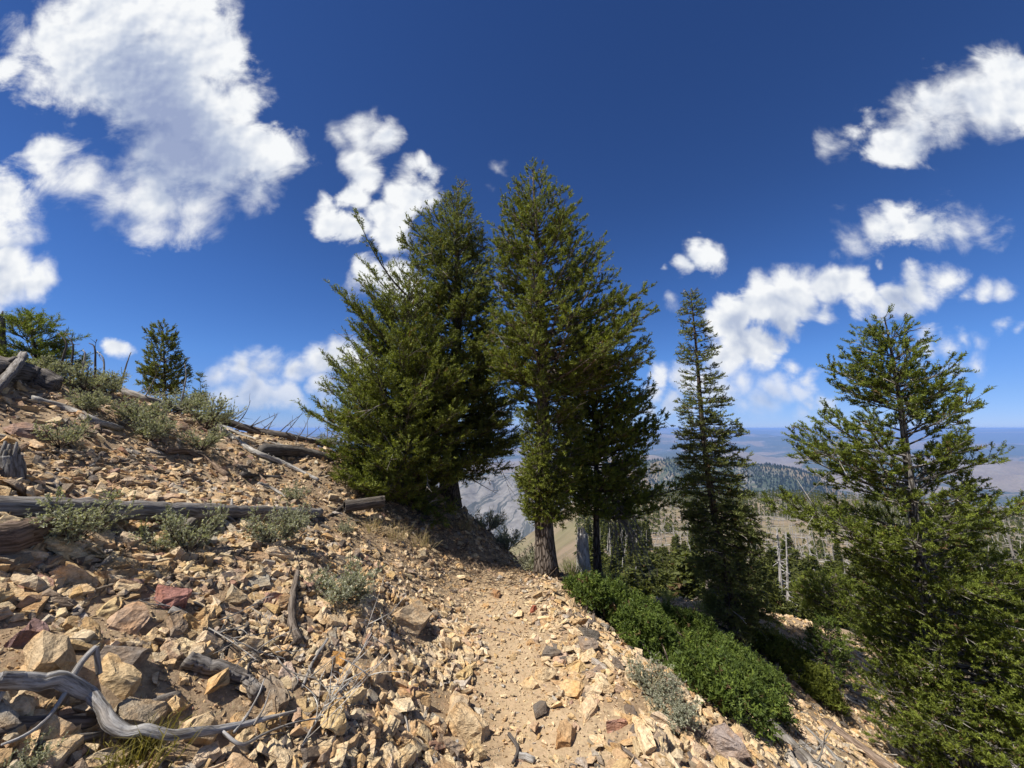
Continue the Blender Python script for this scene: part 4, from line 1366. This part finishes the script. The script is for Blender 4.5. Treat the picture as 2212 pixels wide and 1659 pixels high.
def hollow_log():
    p = hit(344, 512)
    root = thing('hollow_log', 'hollow log end with dark inside and curled bark under the left firs', 'log', p)
    ax = norm(np.array([.75, .55, .02])); r = .065; L = .45
    c0 = np.array([0, 0, .06])
    t = np.linspace(0, 1, 12)[:, None]
    a = Acc(); path = c0 + ax * L * t
    k = 20; tube(a, path, np.full(12, r), k, (.14, .12, .10), .08, rw, cap=False)
    b = Acc(); tube(b, path, np.full(12, r * .84), k, (.035, .03, .028), .08, rw, cap=False)  # inner wall, much darker than the bark
    c = Acc()
    U = norm(np.cross(ax, [0, 0, 1])); Vv = np.cross(U, ax)
    ang = np.arange(k + 1) / k * 2 * math.pi
    ro = np.array([c0 + (U * math.cos(q) + Vv * math.sin(q)) * r for q in ang]); ri = np.array([c0 + (U * math.cos(q) + Vv * math.sin(q)) * r * .82 for q in ang])
    V = np.vstack([ro, ri]); T = []
    for j in range(k):
        T += [(j, j + 1, k + 1 + j), (j + 1, k + 2 + j, k + 1 + j)]
    c.add(V, T, (.19, .165, .14), V)
    a.build('bark', M_WOOD, root, True); b.build('hollow', M_WOOD, root, True); c.build('rim', M_WOOD, root)
    q = gpath([(349, 503, .03), (338, 512, .02), (322, 522, .01)]) - p
    d = Acc(); tube(d, spline(q, 12), np.linspace(.03, .012, 12), 8, (.12, .10, .085), .2, rw)
    d.build('bark_strip', M_WOOD, root, True)


hollow_log()


# drooping dead branches under the shorter fir
def dead_skirt():
    p = basept(1292, D4)
    root = thing('dead_branch', 'hanging mass of bare dead branches below the shorter fir', 'branch', p)
    org = at_depth(1300 * .4629, 1085 * .4629, D4)
    for j in range(34):
        u = rw.uniform(1300, 1425); v = rw.uniform(1180, 1275)
        if u > 1380: v = rw.uniform(1200, 1270)
        e = at_depth(u * .4629, v * .4629, D4 + rw.uniform(-.35, .35))
        s = org + np.array([rw.uniform(-.02, .25), rw.uniform(-.1, .1), rw.uniform(-.15, .12)])
        m = (s + e) / 2 + np.array([rw.uniform(.0, .15), 0, .12])
        path = spline([s, m, e], 14)
        path[:, 2] = np.maximum(path[:, 2], height(path[:, 0], path[:, 1]) + .02)
        b = Acc(); cc = np.array(GREY) * rw.uniform(.35, 1.0)
        tube(b, path - p, np.linspace(.009, .002, 14), 5, cc, .05, rw)
        for s_ in range(7):
            q = int(rw.integers(4, 13)); d = norm(path[-1] - path[0] + rw.normal(0, .45, 3) + [0, 0, -.2]); t = np.linspace(0, 1, 5)[:, None]
            tube(b, path[q] - p + d * rw.uniform(.06, .2) * t, [.003, .001], 3, cc, 0, rw)
        b.build('twig', M_WOOD, root)


dead_skirt()


# ------------------------------------------------------------------ sagebrush
def sage_mesh(rng, spikes=8, dens=1.0, height_=.32):
    st = Acc(); lf = Acc()
    n = 16
    az = rng.uniform(0, 2 * math.pi, n); el = rng.uniform(.25, 1.0, n)
    P = []
    for i in range(n):
        t = np.linspace(0, 1, 7)[:, None]
        d = np.array([math.cos(az[i]) * (1.15 - el[i] * .6), math.sin(az[i]) * (1.15 - el[i] * .6), .35 + el[i] * .65])
        p = d * t * height_ * rng.uniform(.75, 1.05) + rng.normal(0, .03, 3) * t ** 2 + np.array([0, 0, .3]) * height_ * t ** 2 * .6
        P.append(p)
    P = np.array(P)
    multi_tubes(st, P, .0075, .002, 5, (.17, .135, .11))
    twO = []; twD = []
    for i in range(n):
        for j in range(int(34 * dens)):
            t = rng.uniform(.3, 1.0)
            o = np.array([np.interp(t, np.linspace(0, 1, 7), P[i, :, c]) for c in range(3)])
            d = norm(norm(P[i, -1]) * .7 + rng.normal(0, .6, 3) + [0, 0, .35])
            l = rng.uniform(.05, .14) * height_ / .32
            twO.append(o); twD.append(d * l)
    twO = np.array(twO); twD = np.array(twD)
    t = np.linspace(0, 1, 3)[None, :, None]
    multi_tubes(st, twO[:, None] + twD[:, None] * t, .0016, .0008, 3, (.20, .17, .14))
    pal = np.array([[.35, .35, .27], [.46, .46, .36], [.25, .26, .19]])
    for rep in range(3):
        s = rng.uniform(.35, 1.0, (len(twO), 1))
        blades(lf, twO + twD * s, twD + rng.normal(0, .02, twD.shape), rng.uniform(.015, .035, len(twO)), rng, 6, .017, .0046, pal, 1.1, .2)
    for k in range(spikes):
        i = int(rng.integers(0, n)); o = P[i, -1]
        l = rng.uniform(.10, .2)
        d = norm(np.array([rng.normal(0, .12), rng.normal(0, .12), 1.0]))
        multi_tubes(st, (o + d * l * np.linspace(0, 1, 4)[:, None])[None], .0016, .001, 3, (.24, .24, .15))
        m = 22
        blades(lf, o + d * l * rng.uniform(.1, 1, (m, 1)), d + rng.normal(0, .3, (m, 3)), np.full(m, .01), rng, 5, .010, .0028, np.array([[.27, .29, .17], [.33, .34, .21], [.2, .22, .12]]), 1.0, .2)
    return st.mesh('woody_stems', M_BARK), lf.mesh('leaves', M_SAGE)


rg = np.random.default_rng(3)
SAGES = [sage_mesh(rg, s, d) for s, d in ((9, 1.0), (5, 1.3), (12, .9), (2, 1.2), (3, .6))]
SG = 'grey green sagebrush clumps on the slope'
for u, v, w, var, lab in (
        (72, 545, 78, 0, 'straggly grey green sagebrush growing over the left part of the grey log'),
        (187, 556, 66, 2, 'full sagebrush with upright flower spikes in front of the grey log middle'),
        (275, 545, 52, 1, 'low sagebrush clump below the right end of the grey log'),
        (341, 602, 60, 3, 'rounded isolated sagebrush on the stones near the trail bank'),
        (60, 448, 44, 4, 'thin twiggy sagebrush with bare stem below the pale grey pole'),
        (85, 412, 46, 1, 'dense sagebrush just right of the rotting log'),
        (85, 392, 56, 3, 'wide sagebrush on the crest above the dense one'),
        (108, 396, 46, 1, 'sagebrush on the crest left of the small skyline pine'),
        (138, 424, 52, 3, 'broad sagebrush below the grey fallen skyline tree'),
        (150, 442, 40, 1, 'compact sagebrush lowest of the cluster left of the silver one'),
        (180, 412, 50, 3, 'sagebrush between the cluster and the silver sagebrush'),
        (205, 430, 52, 2, 'tall silver sagebrush at the upper end of the pale poles'),
        (200, 452, 42, 4, 'yellowish open sagebrush under the silver sagebrush'),
        (296, 503, 30, 4, 'wispy sagebrush near the hollow log'),
        (328, 448, 24, 0, 'tiny sagebrush tuft by the dark log chunk'),
        (345, 535, 22, 4, 'thin sagebrush sprig growing in the bank stones'),
        (652, 698, 46, 2, 'pale silver sagebrush on the outer edge below the trail shoulder'),
        (672, 722, 44, 3, 'darker sagebrush just downhill of the pale silver one'),
        (30, 772, 44, 4, 'grey green sagebrush sprouts under the driftwood branch'),
        (95, 376, 30, 0, 'small grey sagebrush behind the bare skyline stems'),
        (40, 362, 46, 1, 'dense grey green bush beside the young skyline pine'),
        (508, 533, 30, 0, 'grey sagebrush where the trail drops out of sight'),
        (535, 536, 34, 2, 'spiky grey sagebrush left of the tall fir trunk'),
        (488, 527, 28, 1, 'low grey sagebrush on the crest left of the trail')):
    p = hit(u, v)
    w3 = w / FPX * p[1] * (.72 if v < 430 else .92)
    s = w3 / .55
    st, lf = SAGES[var]
    root = thing('sagebrush', lab, 'shrub', p - np.array([0, 0, .01]), SG)
    root.scale = (s, s, s * rg.uniform(.85, 1.0))
    root.rotation_euler = (0, 0, rg.uniform(0, 6))
    link('woody_stems', st, root)
    link('leaves', lf, root)


# ------------------------------------------------------------------ grass
def grass_mesh(rng, n, h, spread, pal):
    a = Acc()
    x = rng.normal(0, spread, n); y = rng.normal(0, spread, n)
    d = norm(np.stack([x * 1.5 + rng.normal(0, spread, n), y * 1.5 + rng.normal(0, spread, n), np.full(n, spread * 5)], -1))
    l = h * rng.uniform(.5, 1.1, n)
    w = norm(np.cross(d, rng.normal(0, 1, (n, 3)))) * .0018
    b = np.stack([x, y, 0 * x], -1)
    m = b + d * (l * .6)[:, None]; e = b + norm(d + np.stack([rng.normal(0, .35, n), rng.normal(0, .35, n), -.1 + 0 * x], -1)) * l[:, None]
    V = np.stack([b - w, b + w, m + w, m - w, e], 1).reshape(-1, 3)
    o = (np.arange(n) * 5)[:, None]
    T = np.concatenate([o + np.array([[0, 1, 2]]), o + np.array([[0, 2, 3]]), o + np.array([[3, 2, 4]])])
    c = pal[rng.integers(0, len(pal), n)] * rng.uniform(.8, 1.2, (n, 1))
    a.add(V, T, np.repeat(c, 5, axis=0))
    return a.mesh('grass_blades', M_SAGE)


GR = np.array([[.26, .28, .10], [.36, .33, .16], [.20, .24, .08]]); DRY = np.array([[.42, .35, .20], [.34, .27, .15], [.25, .19, .11]])
g1 = grass_mesh(rg, 150, .22, .05, GR); g2 = grass_mesh(rg, 90, .28, .06, DRY); g3 = grass_mesh(rg, 220, .12, .05, np.array([[.16, .14, .04], [.24, .20, .07]]))
for (u, v, me, s, lab) in [(600, 562, g1, 1.6, 'green grass tuft behind the tall fir trunk'), (571, 556, g1, 1.3, 'green grass tuft left of the white stump'), (612, 570, g1, 1.4, 'grass tuft right of the white stump'),
                           (705, 612, g1, 1.3, 'pale green grass tuft uphill of the spruce'), (655, 592, g1, 1.2, 'grass tuft beyond the dead hanging branches'), (668, 600, g1, 1.0, 'short grass tuft on the rocky spur'),
                           (128, 768, g3, 1.0, 'mat of short yellowish grass under the driftwood bend'), (140, 752, g3, .6, 'smaller yellowish grass tuft behind the driftwood branch'),
                           (395, 540, g2, .9, 'dry brown grass in the shade under the left firs'), (420, 548, g2, .9, 'dry brown grass stalks at the lit edge of the bank'), (372, 532, g2, .8, 'dry grass stalks below the hollow log'),
                           (645, 690, g2, .7, 'dry grass beside the pale silver sagebrush'), (725, 705, g2, .8, 'dry grass at the lower tip of the wide shrub'), (465, 530, g2, .9, 'dry dark grass on the shaded mound')]:
    p = hit(u, v)
    o = link('grass_tuft', me, None, p)
    o.scale = (s, s, s); o.rotation_euler = (0, 0, rg.uniform(0, 6))
    tag(o, lab, 'grass', 'grass tufts on the slope')
# needle litter and twigs under the left firs
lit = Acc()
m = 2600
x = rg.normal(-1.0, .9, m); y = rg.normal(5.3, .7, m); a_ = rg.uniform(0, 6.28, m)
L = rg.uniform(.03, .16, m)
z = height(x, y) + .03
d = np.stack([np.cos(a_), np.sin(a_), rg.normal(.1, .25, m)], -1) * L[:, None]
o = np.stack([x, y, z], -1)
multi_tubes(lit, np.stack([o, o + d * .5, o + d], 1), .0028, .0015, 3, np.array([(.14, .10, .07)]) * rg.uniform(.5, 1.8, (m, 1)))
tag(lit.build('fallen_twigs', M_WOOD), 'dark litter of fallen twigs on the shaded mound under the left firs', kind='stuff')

# ------------------------------------------------------------------ the burned hillside beyond
rf = np.random.default_rng(91)


def far_fir(rng, tiers=9, k=8, stem=True):
    a = Acc()
    pal = GREENS['back'] * .42
    for i in range(tiers):
        f = i / tiers
        z0 = .10 + .86 * f; r = .13 * (1 - f) ** .8 * rng.uniform(.75, 1.15) + .012
        ang = np.arange(k) / k * 2 * math.pi + rng.uniform(0, 1)
        rr = r * rng.uniform(.4, 1.3, k)
        V = [(0, 0, z0 + min(.15, 1.4 / tiers + .02))]
        for q, rad in zip(ang, rr):
            V.append((math.cos(q) * rad, math.sin(q) * rad, z0 - rad * rng.uniform(.0, .4)))
            V.append((math.cos(q + .39) * rad * .35, math.sin(q + .39) * rad * .35, z0 + .03))
        n = 2 * k
        T = [(0, 1 + j, 1 + (j + 1) % n) for j in range(n)]
        c = pal[rng.integers(0, 3, len(V))] * rng.uniform(.7, 1.2)
        a.add(np.array(V), np.array(T), c)
    if stem: tube(a, [(0, 0, -.05), (0, 0, .5)], [.014, .008], 5, (.12, .10, .08))
    return a


def near_fir(rng, n=420):
    a = Acc()
    tube(a, [(0, 0, -.05), (0, 0, .97)], [.014, .002], 5, (.12, .10, .08))
    z = .08 + .88 * (1 - (1 - rng.uniform(0, 1, n)) ** .7); q = rng.uniform(0, 6.283, n)
    r = (.15 * (1 - z) ** .75 + .012) * rng.uniform(.55, 1.15, n)
    d = np.stack([np.cos(q), np.sin(q), rng.normal(-.15, .15, n)], -1)
    o = np.stack([0 * z, 0 * z, z], -1) + d * (r * .25)[:, None]
    blades(a, o, d, r * .75, rng, 7, .042, .014, GREENS['back'] * .62, .9, .1)
    return a


def far_snag(rng, nb=22, k=5):
    a = Acc()
    lean = rng.normal(0, .05, 2)
    t = np.linspace(0, 1, 6)[:, None]
    p = np.concatenate([lean[0] * t ** 1.5, lean[1] * t ** 1.5, t * 1.0 - .03], 1)
    tube(a, p[::1 if k > 3 else 5], [.016, .004], k, (.42, .40, .37), cap=k > 3)
    z = rng.uniform(.25, .97, nb); q = rng.uniform(0, 6.28, nb)
    L = rng.uniform(.03, .11, nb) * (1.15 - z)
    o = np.stack([np.interp(z, t[:, 0], p[:, 0]), np.interp(z, t[:, 0], p[:, 1]), z - .03], -1)
    d = np.stack([np.cos(q), np.sin(q), rng.normal(-.1, .3, nb)], -1) * L[:, None] * 1.4
    multi_tubes(a, np.stack([o, o + d * .5 + [0, 0, .004], o + d], 1)[:, ::1 if k > 3 else 2], .0032, .0012, 3, (.42, .40, .37))
    return a


def far_scatter(n, ymin, ymax, dens, rng):
    lo, hi = math.log(ymin), math.log(ymax)
    X = []; Y = []
    u = rng.uniform(0, 1, n)
    y = np.sqrt(ymin ** 2 + (ymax ** 2 - ymin ** 2) * u)
    q = rng.uniform(.10, 1.55, n)
    x = q * y
    keep = rng.uniform(0, 1, n) < dens(x, y)
    return x[keep], y[keep]


def vis_u(x, y):
    return (x / y > .16) & (x / y < 1.5)


fd = lambda x, y: np.clip(.32 + 1.9 * fbm(x / 35, y / 35, 3, 301) + np.clip((y - 330) / 120, 0, 1) * .5, .03, 1) * vis_u(x, y) * (near_h(x, y) < mid_h(x, y) + .3)
xa, ya = far_scatter(24000, 24, 520, fd, rf)
xb, yb = far_scatter(500, 22, 75, lambda x, y: vis_u(x, y) * np.where(x / y < .75, 1.0, .35) * (near_h(x, y) < mid_h(x, y) + .3), rf)
fx, fy = np.concatenate([xa, xb]), np.concatenate([ya, yb])
fh = rf.uniform(2.5, 8.5, len(fx)) * np.where(fy > 120, 1.25, 1.0) * np.where(fy < 60, .75, 1.0)
sa, sb = far_scatter(3600, 24, 420, lambda x, y: vis_u(x, y) * .6 * (near_h(x, y) < mid_h(x, y) + .3), rf)
sh_ = rf.uniform(4, 10, len(sa)) * np.where(sb < 60, .6, .9)


def place_many(name, label, cat, group, tpls, x, y, h, m, nind, stuff_name, stuff_label, rng, wid=(1.1, 1.9), tilt=.03, lowk=None):
    z = height(x, y) - .1
    app = h / np.hypot(x, y) * (np.abs(x / y) < 1.33)
    order = np.argsort(-app)
    mes = [t.mesh(name, m) for t in tpls]
    for i in order[:nind]:
        o = link(name, mes[int(rng.integers(0, len(mes)))], None, (x[i], y[i], z[i]))
        w = h[i] * rng.uniform(*wid)
        o.scale = (w, w, h[i]); o.rotation_euler = (rng.normal(0, tilt), rng.normal(0, tilt), rng.uniform(0, 6.28))
        tag(o, label, cat, group)
    acc = Acc()
    rest = order[nind:]
    low = lowk or tpls
    for k, t in enumerate(low):
        ii = rest[k::len(low)]
        V = np.concatenate(t.V); T = np.concatenate(t.T); C = np.concatenate(t.C)
        a = rng.uniform(0, 6.28, len(ii)); ca, sa_ = np.cos(a), np.sin(a)
        w = h[ii] * rng.uniform(wid[0], wid[1], len(ii))
        VX = (V[None, :, 0] * ca[:, None] - V[None, :, 1] * sa_[:, None]) * w[:, None] + x[ii][:, None]
        VY = (V[None, :, 0] * sa_[:, None] + V[None, :, 1] * ca[:, None]) * w[:, None] + y[ii][:, None]
        VZ = V[None, :, 2] * h[ii][:, None] + z[ii][:, None]
        TT = T[None] + (np.arange(len(ii)) * len(V))[:, None, None]
        acc.add(np.stack([VX, VY, VZ], -1).reshape(-1, 3), TT.reshape(-1, 3), np.tile(C, (len(ii), 1)))
    print(stuff_name, len(rest), acc.tris())
    tag(acc.build(stuff_name, m), stuff_label, kind='stuff')


place_many('young_fir', 'young green fir regrowing on the burned hillside below', 'tree', 'young firs regrowing on the burned hillside', [near_fir(rf) for _ in range(6)], fx, fy, fh, M_NEEDLE, 290,
           'distant_firs', 'distant young firs dotting the burned hillside', rf, lowk=[far_fir(rf, 3, 4, False) for _ in range(4)])
place_many('dead_snag', 'bare grey fire killed snag standing on the burned hillside', 'dead tree', 'grey snags on the burned hillside', [far_snag(rf) for _ in range(6)], sa, sb, sh_, M_WOOD, 230,
           'distant_snags', 'distant standing grey snags of the burned forest', rf, (1, 1.5), .06, lowk=[far_snag(rf, 5, 3) for _ in range(3)])
# fallen grey trunks littering the slope
n = 4200
x, y = far_scatter(n, 16, 300, lambda x, y: vis_u(x, y) * 1.0 * (near_h(x, y) < mid_h(x, y) + .6), rf)
L = rf.uniform(2.0, 6.5, len(x)); an = rf.normal(-.25, .5, len(x))
x1 = x + np.cos(an) * L; y1 = y + np.sin(an) * L
A0 = np.stack([x, y, height(x, y) + .08], -1); A1 = np.stack([x1, y1, height(x1, y1) + .10], -1)
app = L / y * (x / y < 1.33)
order = np.argsort(-app)
fc = np.array([(.43, .41, .375)]) * rf.uniform(.6, 1.2, (len(x), 1))
for i in order[:160]:
    a = Acc(); multi_tubes(a, np.linspace(A0[i], A1[i], 3)[None] - A0[i], .12, .05, 5, fc[i])
    o = a.build('fallen_log', M_WOOD); o.location = A0[i]
    tag(o, 'bleached fallen trunk lying on the burned hillside', 'log', 'bleached trunks fallen on the burned hillside')
rest = order[160:]
acc = Acc(); multi_tubes(acc, np.linspace(A0[rest], A1[rest], 2).transpose(1, 0, 2), .17, .08, 3, fc[rest])
tag(acc.build('distant_fallen_trunks', M_WOOD), 'litter of bleached fallen trunks covering the burned hillside', kind='stuff')

# a few snags one can pick out
def snag(label, u, v, ut, vt, D, r, nb, lean_col=(.46, .44, .41)):
    qx, _ = ray(u, v)
    p = np.array([qx * D, D, hz(qx * D, D) - .1])
    t = at_depth(ut, vt, D)
    root = thing('snag', label, 'dead tree', p)
    a = Acc(); path = spline([p, p * .5 + t * .5 + [r, 0, 0], t], 14)
    tube(a, path - p, np.linspace(r, r * .25, 14), 8, lean_col, .06, rw)
    a.build('trunk', M_WOOD, root)
    H = t[2] - p[2]
    f = rw.uniform(.2, .98, nb); q = rw.uniform(0, 6.28, nb)
    o = np.stack([np.interp(f, np.linspace(0, 1, 14), path[:, i]) for i in range(3)], -1) - p
    L = H * rw.uniform(.05, .16, nb) * (1.2 - f)
    d = np.stack([np.cos(q), np.sin(q), rw.normal(-.15, .35, nb)], -1) * L[:, None]
    b = Acc(); multi_tubes(b, np.stack([o, o + d * .5 + np.array([0, 0, .02]), o + d], 1), r * .22, r * .07, 4, lean_col)
    b.build('bare_limbs', M_WOOD, root)


snag('tall pale double looking snag right of the spruce', 777, 620, 777, 528, 26, .17, 70)
snag('slim pale snag touching the tall one right of the spruce', 783, 620, 786, 532, 27, .13, 50)
snag('leaning pale snag with drooping limbs behind the bright fir', 822, 600, 806, 535, 30, .14, 50)
snag('grey leaning dead tree at the far right of the hillside', 1034, 615, 1008, 535, 14, .11, 60, (.30, .285, .26))
snag('upright dead pole left of the spruce behind the shrub', 703, 600, 704, 535, 24, .13, 26, (.33, .28, .23))
snag('second dead pole close against the spruce', 716, 600, 715, 552, 25, .13, 20, (.30, .25, .2))

# woods on the bluff across the valley
n = 26000
r = rf.uniform(1250, 2700, n); q = rf.uniform(-.1, 1.05, n)
y = r / np.sqrt(1 + q * q); x = q * y
cv = cover_far(x, y, None)
keep = rf.uniform(0, 1, n) < np.clip((cv[:, 0] - .3) * 2.0, 0.0, 1)
x, y = x[keep], y[keep]
h = rf.uniform(9, 17, len(x)); z = height(x, y) - .8
bv = np.array([(-.22, -.12, 0), (.22, -.12, 0), (0, .25, 0), (0, 0, 1)]); bt = np.array([(0, 1, 3), (1, 2, 3), (2, 0, 3)])
V = bv[None] * h[:, None, None] * np.array([1.1, 1.1, 1]) + np.stack([x, y, z], -1)[:, None]
T = bt[None] + (np.arange(len(x)) * 4)[:, None, None]
acc = Acc(); acc.add(V.reshape(-1, 3), T.reshape(-1, 3), np.repeat(np.array([(.035, .05, .03)]) * rf.uniform(.7, 1.3, (len(x), 1)), 4, axis=0))
tag(acc.build('bluff_forest', M_NEEDLE), 'dark conifer woods covering the bluff across the valley', kind='stuff')

# ------------------------------------------------------------------ the air
def haze():
    a = 45500; z0 = -760.0; z1 = 14.0
    V = np.array([(-a, -a, z0), (a, -a, z0), (a, a, z0), (-a, a, z0), (-a, -a, z1), (a, -a, z1), (a, a, z1), (-a, a, z1)])
    V = V * np.array([1.15, 1.15, 1])
    T = np.array([(0, 3, 2, 1), (4, 5, 6, 7), (0, 1, 5, 4), (1, 2, 6, 5), (2, 3, 7, 6), (3, 0, 4, 7)])
    m = bpy.data.materials.new('thin_air'); m.use_nodes = True
    nt = NT(m.node_tree); nt.n.clear()
    out = nt.new('ShaderNodeOutputMaterial'); pv = nt.new('ShaderNodeVolumePrincipled')
    pv.inputs['Color'].default_value = (.30, .51, 1.0, 1)
    pv.inputs['Density'].default_value = HAZE
    pv.inputs['Anisotropy'].default_value = 0.0
    nt.l.new(pv.outputs[0], out.inputs['Volume'])
    o = link('haze', raw_mesh('haze', V, T, m))
    o['kind'] = 'stuff'; o['label'] = 'thin blue haze filling the valley air'


HAZE = 0.70e-4
haze()
